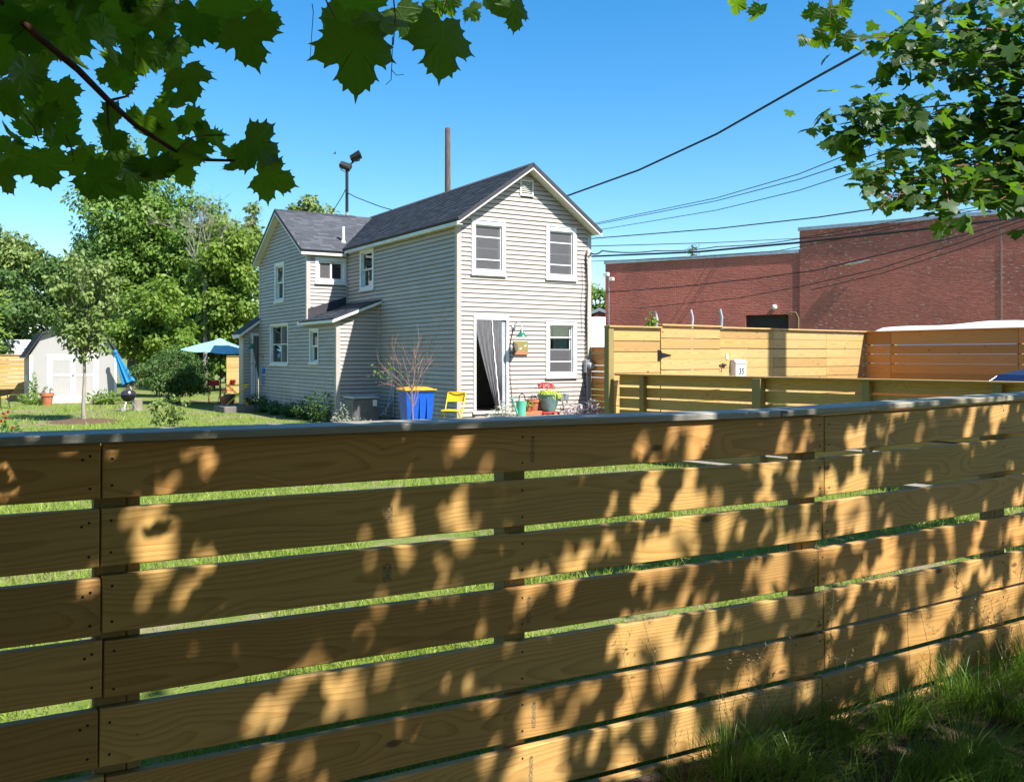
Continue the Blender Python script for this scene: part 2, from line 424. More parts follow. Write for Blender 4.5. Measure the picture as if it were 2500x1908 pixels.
# fence frames (origin, direction angle); local x runs along the fence, local y away from the camera
FA = R(29.2); FO = Vector((0.0, 3.37, 0.0)); FU = Vector((math.cos(FA), math.sin(FA), 0)); FN = Vector((-math.sin(FA), math.cos(FA), 0))
def fpt(t, y, z=0.0): return FO+FU*t+FN*y+Vector((0,0,z))
BP = Vector((1.65, 15.0, 0)); CC = Vector((7.65, 19.5, 0))
g = MB(); g.add([fpt(-9,-.02,.004), fpt(-9,-14,.004), fpt(14,-14,.004), fpt(14,-.02,.004)], [(0,1,2,3)])
tag(g.build('verge_soil', M['soil']), kind='structure')
g = MB(); e = Vector((.667,-.746,0))
g.add([BP+Vector((0,0,.004)), BP+e*11+Vector((0,0,.004)), BP+e*11+Vector((9,9,.004)), CC+Vector((3,0,.004)), CC+Vector((0,0,.004))], [(0,1,2,3,4)])
tag(g.build('gravel_drive', M['gravel']), kind='structure')

# ================================================================== fences
def plank(parent, name, x0, x1, z0, z1, h, th, y0, mat, nails=None, ch=.003, mesh_cache={}):
    """board with its top edge running from (x0,z0) to (x1,z1), grain along its length"""
    L = math.hypot(x1-x0, z1-z0); key = (round(L,3), round(h,4), th, mat.name)
    if key not in mesh_cache:
        mb = MB(); mb.cbox(-L/2, L/2, -th/2, th/2, -h/2, h/2, ch)
        o = mb.build(name, mat, parent); mesh_cache[key] = o.data
    else:
        o = link(name, mesh_cache[key], parent)
    o.location = ((x0+x1)/2, y0+th/2, (z0+z1)/2-h/2)
    o.rotation_euler = (0, -math.atan2(z1-z0, x1-x0), 0)
    if nails:
        mb = MB()
        for nx, nz in nails:
            mb.lathe([(.0042, 0), (.0042, .0015), (.003, .0022)], 8, M=Matrix.Rotation(PI/2, 3, 'X'), c=(nx-(x0+x1)/2, -th/2, nz))
        tag(mb.build('nail_heads', M['black_metal'], o, True), kind='stuff')
    return o
def post(parent, x, y, z0, z1, w, d, mat, name='post', ch=.003):
    mb = MB(); mb.cbox(-(z1-z0)/2, (z1-z0)/2, -d/2, d/2, -w/2, w/2, ch)
    o = mb.build(name, mat, parent); o.location = (x, y, (z0+z1)/2); o.rotation_euler = (0, -PI/2, 0)
    return o

def stamp_mat():
    m, nd, lk, b = newmat('ink_stamp')
    tc = nd.new('ShaderNodeTexCoord').outputs['Object']
    n = nd.new('ShaderNodeTexNoise'); lk.new(map_n(nd, lk, tc, (90, 1, 330)), n.inputs['Vector']); n.inputs['Scale'].default_value = 1; n.inputs['Detail'].default_value = 2
    b.inputs['Base Color'].default_value = (.07,.10,.10,1); b.inputs['Roughness'].default_value = .8
    lk.new(ramp_n(nd, lk, n.outputs['Fac'], [(.46, 0), (.56, .62)]), b.inputs['Alpha'])
    return m
M['stamp'] = stamp_mat()

front = thing('slat_fence', 'long foreground slat fence of treated pine boards under leafy shade', 'fence', FO, FA)
ROWS = [(1.438,1.421),(1.243,1.221),(1.041,1.019),(.846,.806),(.645,.602),(.438,.411),(.238,.207),(.035,.004)]
J0, J1 = -1.405, 1.655                 # board joints
TH = .036; PH = .169
rr = random.Random(3)
for i, (zl, zr) in enumerate(ROWS):
    h = PH + rr.uniform(-.006, .004)
    sl = (zr-zl)/(J1-J0)
    dzl = rr.uniform(-.006, .006); dzr = rr.uniform(-.008, .006)
    j0 = J0+rr.uniform(-.012, .012); j1 = J1+rr.uniform(-.02, .02)
    if i in (3,): j1 -= .03
    nz = (h*.28, -h*.30)
    yo = rr.uniform(0, .004)
    plank(front, 'plank', -4.4, j0-.002, zl+.02+dzl, zl+dzl, h, TH, yo, M['wood'], [(j0-.03, q) for q in nz]+[(j0-.05, nz[0]-.01)])
    o = plank(front, 'plank', j0+.002, j1-.002, zl, zr, h, TH, yo*.5, M['wood'],
          [(j0+.03, q+rr.uniform(-.01,.01)) for q in nz]+[(j1-.03, q+rr.uniform(-.01,.01)) for q in nz]+[(.045, q) for q in nz])
    for sx, rows in ((-.04, (0, 3, 5, 6)), (-.62, (1, 2))):
        if i in rows:
            mb = MB(); w, hh = (.018, .10) if sx > -.3 else (.032, .062)
            mb.add([(sx-w/2,-TH/2-.0008,-hh/2),(sx+w/2,-TH/2-.0008,-hh/2),(sx+w/2,-TH/2-.0008,hh/2),(sx-w/2,-TH/2-.0008,hh/2)], [(0,1,2,3)])
            mb.build('ink_stamp', M['stamp'], o)
    plank(front, 'plank', j1+.002, 6.3, zr+dzr, zr+dzr+.085, h, TH, yo, M['wood'], [(j1+.03, q) for q in nz]+[(3.03, q) for q in nz])
for x, w, two in ((-1.375,.089,1), (.035,.089,0), (1.60,.089,1), (3.06,.089,1), (4.6,.089,0), (-2.9,.089,0)):
    post(front, x, TH+.002+.0445+.003, -.3, 1.42, w, .089, M['wood_post'])
    if two: post(front, x+(.066 if x < 0 else -.066), TH+.002+.019+.003, -.2, 1.42, .038, .04, M['wood_post'], 'nailer')
def cap(parent, x0, x1, z0, z1, y0, y1, th, mat, ch=.004):
    L = math.hypot(x1-x0, z1-z0)
    mb = MB(); mb.cbox(-L/2, L/2, -(y1-y0)/2, (y1-y0)/2, -th/2, th/2, ch)
    o = mb.build('cap_rail', mat, parent); o.location = ((x0+x1)/2, (y0+y1)/2, (z0+z1)/2-th/2)
    o.rotation_euler = (0, -math.atan2(z1-z0, x1-x0), 0); return o
cap(front, -4.4, 1.366, 1.486, 1.4535, -.020, .166, .029, M['wood_cap'])
cap(front, 1.371, 6.3, 1.4535, 1.545, -.018, .168, .029, M['wood_cap'])

# low fence round the drive, seen from behind with its posts towards us
low = thing('low_slat_fence', 'low slat fence in shade with posts on the near side, beside the drive', 'fence', BP, math.atan2(-.746, .667))
rr = random.Random(5)
for i in range(8):
    zt = 1.372-.187*i; h = .157
    xs = (.10, 2.80, 6.05, 8.4)
    for a, b in zip(xs[:-1], xs[1:]):
        plank(low, 'plank', a+.002, b-.002, zt+rr.uniform(-.006,.006), zt+rr.uniform(-.006,.006), h, .036, .09, M['wood'])
for x, w in ((.65,.089), (2.81,.14), (4.42,.10), (6.02,.10), (7.7,.09)):
    post(low, x, .088-w/2, -.2, 1.37, w, w, M['wood_post'])
cap(low, .10, 2.95, 1.402, 1.402, -.03, .17, .028, M['wood_new'])
cap(low, 2.955, 8.4, 1.402, 1.40, -.03, .17, .028, M['wood_new'])

# tall fence, sunlit, with the gate
tall = thing('tall_plank_fence', 'tall sunlit fence of close pine boards behind the drive', 'fence', BP, math.atan2(.6, .8))
rr = random.Random(6)
post(tall, -.02, .03, -.2, 2.185, .115, .115, M['wood_post'])
def rows(parent, tops, x0, x1, h, th, y0, mat, jit=.004, clip=None):
    for zt in tops:
        d = rr.uniform(-jit, jit)
        plank(parent, 'plank', x0+.002, x1-.002, zt+d, zt+d+rr.uniform(-jit, jit), h, th, y0, mat)
A_t = [2.122-.181*i for i in range(12)]
plank(tall, 'plank', .06, 1.165, 2.165, 2.165, .035, .03, 0, M['wood_new'])
rows(tall, A_t, .06, 1.165, .171, .03, 0, M['wood_new'])
cap(tall, -.08, 1.17, 2.203, 2.205, -.05, .10, .03, M['wood_new'])
B_t = [2.195-.182*i for i in range(12)]
for x0, x1 in ((2.74, 4.31), (4.31, 6.07), (6.07, 7.5)):
    rows(tall, B_t, x0, x1, .172, .03, 0, M['wood_new'])
cap(tall, 2.74, 7.53, 2.232, 2.232, -.05, .10, .028, M['wood_new'])
for x in (1.1, 2.80, 4.31, 6.07, 7.4): post(tall, x, .034+.045, -.2, 2.19, .089, .089, M['wood_post'])
gate = thing('fence_gate', 'sunlit pine board gate with black strap hinge left of the mailbox', 'gate', BP, math.atan2(.6, .8))
rr = random.Random(8)
rows(gate, [2.190-.187*i for i in range(11)], 1.172, 2.733, .177, .03, -.012, M['wood_new'])
cap(gate, 1.172, 2.75, 2.252, 2.25, -.055, .08, .03, M['wood_new'])
post(gate, 1.30, .04, .1, 2.18, .07, .04, M['wood_post'], 'brace'); post(gate, 2.62, .04, .1, 2.18, .07, .04, M['wood_post'], 'brace')
mb = MB(); mb.box(1.10, 1.165, -.019, -.002, 1.62, 1.80); mb.prism([(1.168,-.022,1.755),(1.42,-.022,1.715),(1.42,-.022,1.70),(1.168,-.022,1.66)], (0,.009,0))
mb.tube([(1.168,-.022,1.64),(1.168,-.022,1.78)], .009, 8)
mb.build('strap_hinge', M['black_metal'], gate)
mb = MB(); mb.box(2.79, 2.86, -.03, -.002, 1.50, 1.56); mb.tube([(2.77,-.03,1.53),(2.84,-.05,1.545),(2.88,-.035,1.52)], .010, 6)
mb.box(2.70, 2.76, -.03, -.013, 1.51, 1.535); mb.tube([(2.74,-.03,1.50),(2.73,-.05,1.44),(2.74,-.03,1.40)], .008, 6)
mb.build('latch', M['black_metal'], gate)
mb = MB(); mb.box(2.90, 2.955, -.014, -.002, 1.63, 1.74); mb.lathe([(.008,0),(.008,.012)], 8, c=(2.928,-.013,1.685), M=Matrix.Rotation(PI/2,3,'X'))
tag(mb.build('bell_plate', M['white'], gate))

# mailbox with the house number
mbx = thing('mailbox', 'white wall mailbox with black number 35 on the sunlit fence', 'mailbox', BP, math.atan2(.6, .8))
prof = [(0,1.28),(-.13,1.28),(-.13,1.55),(-.09,1.61),(0,1.61)]
mb = MB(); mb.prism([(3.03, y, z) for y, z in prof], (.30,0,0)); mb.build('box', M['white'], mbx)
mb = MB(); mb.prism([(3.02,-.142,1.555),(3.02,-.142,1.575),(3.02,-.095,1.625),(3.02,0,1.625),(3.02,0,1.613),(3.02,-.09,1.613)], (.32,0,0)); mb.build('lid', M['white'], mbx)
mb = MB(); mb.lathe([(.012,0),(.012,.008),(.005,.012)], 10, c=(3.18,-.131,1.50), M=Matrix.Rotation(PI/2,3,'X')); mb.build('lock', M['chrome'], mbx, True)
def text_mesh(txt, size, mat, parent, loc, rot, shear=0.0, depth=.001, name='lettering', bold=.0):
    cu = bpy.data.curves.new('txt', 'FONT'); cu.body = txt; cu.size = size; cu.extrude = depth; cu.shear = shear; cu.offset = bold
    cu.align_x = 'CENTER'; cu.align_y = 'CENTER'; cu.resolution_u = 3
    t = bpy.data.objects.new('txt', cu); COL.objects.link(t)
    me = bpy.data.meshes.new_from_object(t); bpy.data.objects.remove(t); me.name = name
    me.materials.clear(); me.materials.append(mat)
    o = link(name, me, parent); o.location = loc; o.rotation_euler = rot; return o
text_mesh('35', .155, M['cable'], mbx, (3.185, -.1315, 1.405), (PI/2, 0, 0), .12, bold=.004, name='number')

# shaded fence closing the far side of the drive
side = thing('orange_slat_fence', 'tall orange toned slat fence in shade running right from the sunlit fence', 'fence', CC, math.atan2(-.852, .523))
rr = random.Random(9)
for k, zt in enumerate([2.195,1.915,1.730,1.535,1.352,1.16,.97,.78,.59,.40,.2]):
    h = .262 if k == 0 else (.172 if k == 1 else .186)
    for a, b in ((-.03, .62), (.62, 3.3), (3.3, 6.2)):
        d = rr.uniform(-.003, .003)
        plank(side, 'plank', a+.003, b-.003, zt+d, zt+d, h, .03, 0, M['wood_bounce'])
for x in (.06, .64, 3.3, 6.0): post(side, x, .034+.045, -.2, 2.18, .089, .089, M['wood_post'])
cap(side, .0, 6.2, 2.226, 2.226, -.05, .10, .03, M['wood_bounce'])

# slat fence between the house corner and the drive
HA = R(31.8); HU = Vector((math.cos(HA), math.sin(HA), 0)); HB = Vector((-math.sin(HA), math.cos(HA), 0)); HC = Vector((-1.2, 19.8, 0))
W_ = 3.62
cn = HC+HU*(W_+.02)
hf = thing('corner_fence', 'orange slat fence meeting the house corner by the electric meter', 'fence', cn, HA-PI/2)
for k in range(13):
    d = rr.uniform(-.004, .004)
    plank(hf, 'plank', .03, 2.3, 1.885-.1415*k+d, 1.885-.1415*k+d, .126, .022, 0, M['wood_bounce'])
cap(hf, .0, 2.3, 1.907, 1.907, -.04, .08, .022, M['wood_bounce'])
for x in (.55, 2.2): post(hf, x, .024+.045, -.1, 1.88, .089, .089, M['wood_post'])

# fences at the back of the yard
def back_fence(label, p0, p1, top, pitch, h, mat, seed, secs):
    p0 = Vector(p0); p1 = Vector(p1); d = p1-p0; L = d.length
    t = thing('back_fence', label, 'fence', p0, math.atan2(d.y, d.x), 'fences at the back of the yard')
    r_ = random.Random(seed)
    xs = [L*i/secs for i in range(secs+1)]
    k = 0
    while top-pitch*k > h*.5:
        for a, b in zip(xs[:-1], xs[1:]):
            dd = r_.uniform(-.005, .005)
            plank(t, 'plank', a+.003, b-.003, top-pitch*k+dd, top-pitch*k+dd, h, .025, 0, mat)
        k += 1
    for x in xs: post(t, min(x+.05, L), .075, -.1, top, .089, .089, M['wood_post'])
    cap(t, 0, L, top+.03, top+.03, -.04, .09, .028, mat)
    return t
back_fence('tan slat fence left of the shed with a white van above it', (-25.5, 33.2, 0), (-18.2, 37.6, 0), 1.72, .178, .165, M['wood_new'], 3, 3)
back_fence('tan plank fence behind the open umbrella', (-12.9, 40.7, 0), (-9.2, 42.6, 0), 1.66, .17, .164, M['wood_new'], 4, 3)

# ================================================================== the house (local x along the front, y towards the back)
house = thing('clapboard_house', 'two storey beige clapboard house with dark shingled gable roofs', 'house', HC, HA)
WG = 1.17                      # how far the wing stands out on the left
EX = .1016                     # exposure of one siding course
LAP_COUNT = [0]
def frame(O, T, N):
    T = Vector((T[0], T[1], 0)); N = Vector((N[0], N[1], 0))
    return Matrix(((T.x, N.x, 0, O[0]), (T.y, N.y, 0, O[1]), (0, 0, 1, 0), (0, 0, 0, 1)))
def siding(name, Mw, zb, zt, bounds, openings=(), stuff=False, inner=True, parent=None):
    """wall with lapped courses: every board is its own closed piece"""
    k = 0; wall = MB(Mw); boards = []
    while zb+k*EX < zt-1e-6:
        z0 = zb+k*EX; z1 = min(z0+EX, zt); k += 1
        zm = (z0+z1)/2
        l0, r0 = bounds(z0); l1, r1 = bounds(z1)
        if r1-l1 < .0: l1 = r1 = (l1+r1)/2
        if r0-l0 < .04: continue
        cuts = sorted((s0+.02, s1-.02) for s0, s1, a, b, cw in openings if z1 > a+cw and z0 < b-cw)
        segs = []; cur = 'L'
        for c0, c1 in cuts:
            segs.append((cur, c0)); cur = c1
        segs.append((cur, 'R'))
        for a, b in segs:
            a0 = l0 if a == 'L' else a; a1 = l1 if a == 'L' else a
            b0 = r0 if b == 'R' else b; b1 = r1 if b == 'R' else b
            if b0-a0 < .01: continue
            o0, o1, zz = .024, .005, z0-.010
            g_ = .030; vs = [(a0,-.012,zz),(b0,-.012,zz),(b0,o0,zz),(a0,o0,zz),(a1,-.012,z1-g_),(b1,-.012,z1-g_),(b1,o1,z1-g_),(a1,o1,z1-g_)]
            fs = [(0,1,2,3),(4,7,6,5),(0,4,5,1),(1,5,6,2),(2,6,7,3),(3,7,4,0)]
            boards.append((vs, fs))
            wall.add([(p[0], -.10 if i in (0,1,4,5) else -.014, p[2]+(.010 if i < 4 else g_)) for i, p in enumerate(vs)], fs)
    w = wall.build(name, M['room'], parent or house)
    if stuff:
        mb = MB(Mw)
        for vs, fs in boards: mb.add(vs, fs)
        tag(mb.build('siding_boards', M['vinyl'], w), kind='stuff')
    else:
        for vs, fs in boards:
            MB(Mw).add(vs, fs).build('siding_board', M['vinyl'], w); LAP_COUNT[0] += 1
    return w

def window(Mw, s0, s1, z0, z1, cw=.10, kind='hung', sill=True, curtain=None, label=None, cwt=None, casing=None, half=False):
    casing = casing or M['white']; cwt = cwt or cw
    i0, i1, j0, j1 = s0+cw, s1-cw, z0+cw, z1-cwt
    mb = MB(Mw); p = .036
    mb.cbox(s0, i0, -.002, p, z0, z1, .004); mb.cbox(i1, s1, -.002, p, z0, z1, .004)
    mb.cbox(i0, i1, -.002, p-.003, j1, z1, .004); mb.cbox(i0, i1, -.002, p-.003, z0, j0, .004)
    if sill: mb.cbox(s0-.015, s1+.015, -.002, p+.03, z0-.03, z0+.02, .005)
    mb.box(s0+.01, s1-.01, .0, p+.012, z1, z1+.012)
    mb.box(i0-.02, i0, -.14, -.004, j0, j1); mb.box(i1, i1+.02, -.14, -.004, j0, j1)
    mb.box(i0, i1, -.14, -.004, j1, j1+.02); mb.box(i0, i1, -.14, -.004, j0-.02, j0)
    w = mb.build('window', casing, house)
    if label: w['label'] = label
    def rect(name, a, b, c, d, o0, o1, wd, rails=()):
        f = MB(Mw)
        f.box(a, a+wd, o0, o1, c, d); f.box(b-wd, b, o0, o1, c, d); f.box(a+wd, b-wd, o0, o1, d-wd, d); f.box(a+wd, b-wd, o0, o1, c, c+wd)
        for kind_, pos in rails:
            if kind_ == 'h': f.box(a+wd, b-wd, o0+.002, o1-.002, pos-.014, pos+.014)
            else: f.box(pos-.014, pos+.014, o0+.002, o1-.002, c+wd, d-wd)
        f.build(name, M['white'], w)
    def pane(a, b, c, d, o, mat):
        f = MB(Mw); f.box(a, b, o-.002, o+.002, c, d); f.build('pane', mat, w)
    H = j1-j0; Wd = i1-i0
    if kind == 'storm':                     # triple-track storm window over a double hung sash
        rect('storm_frame', i0, i1, j0, j1, -.030, -.008, .028, [('h', j0+H*.80-.06), ('h', j0+H*.24)])
        pane(i0+.028, i1-.028, j0+.03, j1-.03 if not half else j0+H*.5, -.02, M['screen'])
        rect('sash', i0+.02, i1-.02, j0+.01, j1-.01, -.075, -.045, .04, [('h', j0+H*.49)])
        pane(i0+.05, i1-.05, j0+.05, j1-.05, -.06, M['glass'])
    elif kind == 'hung':
        rect('upper_sash', i0, i1, j0+H*.48, j1, -.055, -.02, .04)
        rect('lower_sash', i0, i1, j0, j0+H*.52, -.095, -.06, .04)
        pane(i0+.04, i1-.04, j0+H*.5, j1-.04, -.038, M['glass']); pane(i0+.04, i1-.04, j0+.04, j0+H*.5, -.078, M['glass'])
    elif kind == 'slider':
        m = (i0+i1)/2
        rect('sash', i0, m+.03, j0, j1, -.055, -.02, .055); rect('sash', m-.03, i1, j0, j1, -.095, -.06, .055)
        pane(i0+.05, m-.02, j0+.05, j1-.05, -.038, M['screen']); pane(m+.02, i1-.05, j0+.05, j1-.05, -.078, M['glass'])
    elif kind == 'cross':
        m = i0+Wd*.46
        rect('sash', i0, i1, j0, j1, -.06, -.02, .03, [('v', m), ('h', j0+H*.5)])
        pane(i0+.03, m-.015, j0+.03, j1-.03, -.04, M['screen']); pane(m+.015, i1-.03, j0+.03, j1-.03, -.04, M['glass'])
    if curtain:
        cm, c0, c1, d0, d1 = curtain
        f = MB(Mw)
        f.grid(lambda u, v: (i0+Wd*(c0+(c1-c0)*u), -.135+.014*math.sin(u*38+v*2)+.01*math.sin(u*17), j0+H*(d0+(d1-d0)*v)), 40, 4)
        f.build('curtain', cm, w, True, 80)
    return w

SL = 1.40/1.96
def fb(z):
    a = (z+.115-4.68)/SL-.15
    return (max(.0, a), min(W_, W_-a))
MF = frame((0, 0), (1, 0), (0, -1))                       # front
MS = frame((0, 0), (0, 1), (-1, 0))                       # left side, s runs to the back
MQ = frame((0, 6.5), (1, 0), (0, -1))                     # wing's front-facing wall
MG = frame((-WG, 0), (0, 1), (-1, 0))                     # wing gable and lean-to side, one plane
ML = frame((0, 4.25), (1, 0), (0, -1))                    # lean-to front
ZB = .16
fo = [(.343,1.226,3.51,4.715,.10),(2.334,3.199,3.49,4.72,.10),(.393,1.314,.40,2.60,.09),(2.334,3.21,1.19,2.515,.10),(1.61,1.98,5.36,5.74,.03)]
siding('front_wall', MF, ZB, 5.93, fb, fo)
siding('side_wall', MS, ZB, 4.60, lambda z: (0, 4.25 if z < 2.6 else 6.5),
       [(4.58,5.53,3.45,4.57,.10)])
siding('wing_wall', MQ, 2.75, 4.57, lambda z: (-WG, 0), [(-.942,-.02,3.70,4.41,.09)])
def gb(z):
    if z < 2.62: lo = 4.25
    elif z < 2.75: lo = 6.5
    else: lo = 6.5
    a = (z+.115-4.60)/(1.40/2.39)-.15
    return (max(lo, 6.5+a), min(10.98, 10.98-a))
siding('gable_wall', MG, ZB, 5.86, gb, [(8.45,9.34,3.29,4.45,.09),(8.07,9.80,1.425,2.65,.06),(5.52,6.225,1.49,2.42,.06)])
def lb(z):
    a = max(-WG, -WG+(z+.07-2.69)/((3.15-2.63)/1.32))
    return (min(a, -.02), 0)
siding('lean_to_wall', ML, ZB, 3.04, lb)
# walls and floor the photograph does not see
mb = MB(); mb.box(W_-.08, W_, .05, 11.0, .16, 4.6); mb.box(-WG+.1, W_, 10.9, 10.98, .16, 4.6); mb.box(.12, W_-.1, .12, 10.88, .36, .46, 0); mb.build('rear_wall', M['room'], house)
mb = MB(); mb.box(.12, 3.5, 1.9, 1.98, .46, 2.75); mb.box(.15, 3.5, 2.2, 2.28, 2.9, 4.9); mb.box(.1, 3.5, .12, 3.2, 2.78, 2.88); mb.box(1.0, 1.05, 1.1, 1.9, .46, 2.75); mb.box(.62, .95, 1.5, 1.88, .46, 1.35); mb.build('partition', pm('pale_room_wall', (.42,.37,.33), rough=.8), house)
mb = MB()
mb.box(.03, W_-.03, .03, .4, -.2, ZB-.01); mb.box(.03, .4, .4, 4.3, -.2, ZB-.01); mb.box(-WG+.03, .1, 4.28, 4.6, -.2, ZB-.01); mb.box(-WG+.03, -WG+.4, 4.6, 10.9, -.2, ZB-.01)
mb.build('foundation', M['found'], house)
# corner boards
def corner(O, sx, sy, z0, z1, w=.085, name='corner_board'):
    mb = MB(); p = .024
    x, y = O
    mb.box(min(x-sx*p, x+sx*w), max(x-sx*p, x+sx*w), min(y-sy*p, y), max(y-sy*p, y), z0, z1)
    mb.box(min(x-sx*p, x), max(x-sx*p, x), min(y, y+sy*w), max(y, y+sy*w), z0, z1)
    return mb.build(name, M['vinyl'], house)
corner((0,0), 1, 1, ZB-.02, 4.62); corner((W_,0), -1, 1, ZB-.02, 4.62)
corner((-WG,6.5), 1, 1, 2.66, 4.55); corner((-WG,4.25), 1, 1, ZB-.02, 2.66); corner((-WG,10.98), 1, -1, ZB-.02, 4.55)
mb = MB(); mb.box(-.05,-.018,6.45,6.482,3.0,4.55); mb.build('corner_board', M['vinyl'], house)
mb = MB(); mb.box(-.05,-.018,4.20,4.232,ZB,3.0); mb.build('corner_board', M['vinyl'], house)

window(MF, .343,1.226,3.51,4.715, kind='storm', curtain=(M['curtain'], 0, .36, 0, 1), label='upstairs storm window nearest the left corner of the front')
window(MF, 2.334,3.199,3.49,4.72, kind='storm', curtain=(M['curtain'], .1, .55, 0, 1), label='upstairs storm window nearest the right corner of the front')
window(MF, 2.334,3.21,1.19,2.515, kind='storm', curtain=(M['teal_curtain'], .3, .92, .30, 1), half=True, label='ground floor front window with teal curtain')
window(MS, 4.58,5.53,3.45,4.57, kind='hung', label='tall narrow window under the side eave')
window(MQ, -.942,-.02,3.70,4.41, cw=.09, kind='slider', label='sliding window on the inner wall of the wing')
window(MG, 8.45,9.34,3.29,4.45, cw=.09, kind='hung', label='upstairs window of the wing gable')
window(MG, 8.07,9.80,1.425,2.65, cw=.06, kind='cross', curtain=(M['curtain'], .46, 1, 0, 1), label='large ground floor window of the wing gable')
window(MG, 5.52,6.225,1.49,2.42, cw=.06, kind='hung', label='small window of the lean-to')
# gable vent
mb = MB(MF); mb.cbox(1.61,1.65,0,.04,5.36,5.74,.004); mb.cbox(1.94,1.98,0,.04,5.36,5.74,.004); mb.cbox(1.65,1.94,0,.038,5.70,5.74,.004); mb.cbox(1.65,1.94,0,.038,5.36,5.40,.004)
mb.box(1.65,1.94,-.05,-.045,5.4,5.7)
v = mb.build('gable_vent', M['whitetrim'], house)
for i in range(7):
    z = 5.405+i*.0425
    mb = MB(MF); mb.add([(1.65,.03,z),(1.94,.03,z),(1.94,.03,z+.006),(1.65,.03,z+.006),(1.65,-.02,z+.034),(1.94,-.02,z+.034),(1.94,-.02,z+.040),(1.65,-.02,z+.040)],
                        [(0,1,2,3),(7,6,5,4),(0,4,5,1),(3,2,6,7)]); mb.build('louver', M['whitetrim'], v)
# front door opening: casing, jamb, door swung in, threshold
mb = MB(MF)
mb.cbox(.393,.463,-.002,.034,.44,2.60,.004); mb.cbox(1.244,1.314,-.002,.034,.44,2.60,.004); mb.cbox(.463,1.244,-.002,.032,2.50,2.60,.004)
mb.box(.445,.463,-.14,-.004,.44,2.5); mb.box(1.244,1.262,-.14,-.004,.44,2.5); mb.box(.463,1.244,-.14,-.004,2.5,2.52)
mb.cbox(.37,1.34,-.05,.07,.40,.455,.006)
door = mb.build('front_door_frame', M['whitetrim'], house)
mb = MB(MF); mb.box(.465,.500,-.9,-.14,.47,2.48); mb.build('open_door', M['room'], door)
def cur(u, v, s_l, s_r, ph):
    sl, sr = s_l(v), s_r(v)
    s = sl+(sr-sl)*u
    return (s, .022+.014*math.sin(u*22+ph+v*3)*(.3+v), 2.50-2.03*v)
seam = lambda v: .86+.21*v**1.2
edge = lambda v: .47+(.60*max(0, v-.12)**1.15 if v > .12 else 0)
mb = MB(MF)
mb.grid(lambda u, v: cur(u, v, edge, seam, 0), 30, 26); mb.grid(lambda u, v: cur(u, v, seam, lambda v: 1.13, 2), 18, 26)
cu = mb.build('mesh_curtain', M['mesh'], door, True, 80); cu['label'] = 'grey mesh insect curtain pulled aside in the front doorway'
mb = MB(MF); mb.grid(lambda u, v: (seam(v)-.012+.024*u+.006*math.sin(v*40), .045, 2.49-2.0*v), 1, 60); mb.build('curtain_seam', M['white'], door)
mb = MB(MF); mb.box(1.13,1.243,-.03,-.005,.47,2.49); mb.build('side_panel', M['pvc'], door)

# roofs
def shingle_mat():
    m, nd, lk, b = newmat('asphalt_shingle')
    a = nd.new('ShaderNodeAttribute'); a.attribute_name = 'var'
    tc = nd.new('ShaderNodeTexCoord').outputs['Object']
    n = noise_n(nd, lk, tc, 220, 2)
    c = ramp_n(nd, lk, a.outputs['Fac'], [(0, (.020,.023,.030)), (.5, (.038,.043,.054)), (1, (.072,.080,.098))])
    lk.new(mix_n(nd, lk, math_n(nd, lk, 'MULTIPLY', n, .4), c, (.15,.15,.16)), b.inputs['Base Color'])
    b.inputs['Roughness'].default_value = .85; b.inputs['Specular IOR Level'].default_value = .25
    lk.new(bump_n(nd, lk, n, .4, .004), b.inputs['Normal'])
    return m
M['shingle'] = shingle_mat()
def shingles(parent, O, E, V, Le, Lv, seed, ex=.135, v0=0):
    O, E, V = Vector(O), Vector(E).normalized(), Vector(V).normalized(); N = E.cross(V).normalized()
    if N.z < 0: N = -N
    rg = random.Random(seed); vs = []; fs = []; at_ = []
    k = 0
    while k*ex < Lv-.02:
        s = -rg.uniform(0, .3); va = k*ex; vb = min(va+ex+.03, Lv)
        while s < Le:
            w = rg.choice((.12,.17,.22,.30)); a = max(s, 0); b = min(s+w, Le); s += w
            if b-a < .02: continue
            h = rg.choice((.007,.014)); o = len(vs)
            for (q, t_, hh) in ((a,va,h),(b,va,h),(b,vb,.002),(a,vb,.002),(a,va,-.005),(b,va,-.005)):
                vs.append(O+E*q+V*(t_+rg.uniform(-.002,.002))+N*hh)
            fs += [(o,o+1,o+2,o+3),(o+4,o+5,o+1,o),(o,o+3,o+3,o+4),(o+1,o+5,o+5,o+2)][:2]
            c = rg.random()*.75+(.25 if h > .01 else 0); at_ += [c]*6
        k += 1
    o = np_mesh('shingles', np.array([tuple(p) for p in vs]), np.array(fs), M['shingle'], parent, 4, np.array(at_))
    return tag(o, kind='stuff')
def slope(name, O, E, V, Le, Lv, th, seed, parent):
    """roof slab under its shingles; O = lower corner of the top surface"""
    O, E, V = Vector(O), Vector(E).normalized(), Vector(V).normalized(); N = E.cross(V).normalized()
    if N.z < 0: N = -N
    mb = MB(); P = [O, O+E*Le, O+E*Le+V*Lv, O+V*Lv]
    mb.prism([p-N*.004 for p in P], -N*th)
    r = mb.build(name, M['whitetrim'], parent)
    # dark drip edge along eave and both rakes
    d = MB(); t = .07; w = .024
    for a, b_, out in ((P[0], P[1], -V), (P[0], P[3], -E), (P[1], P[2], E)):
        q = [a-N*t, b_-N*t, b_+N*.008, a+N*.008]
        d.prism(q, out*w)
    d.build('drip_edge', M['membrane'], r)
    shingles(r, O, E, V, Le, Lv, seed)
    return r
QF, QBk = -.28, 11.13
LvM = math.hypot(1.96, 1.40); cM = 1.40/LvM; bM = 1.96/LvM
r1 = slope('main_roof', (-.15,QF,4.68), (0,1,0), (bM,0,cM), QBk-QF, LvM, .10, 1, house)
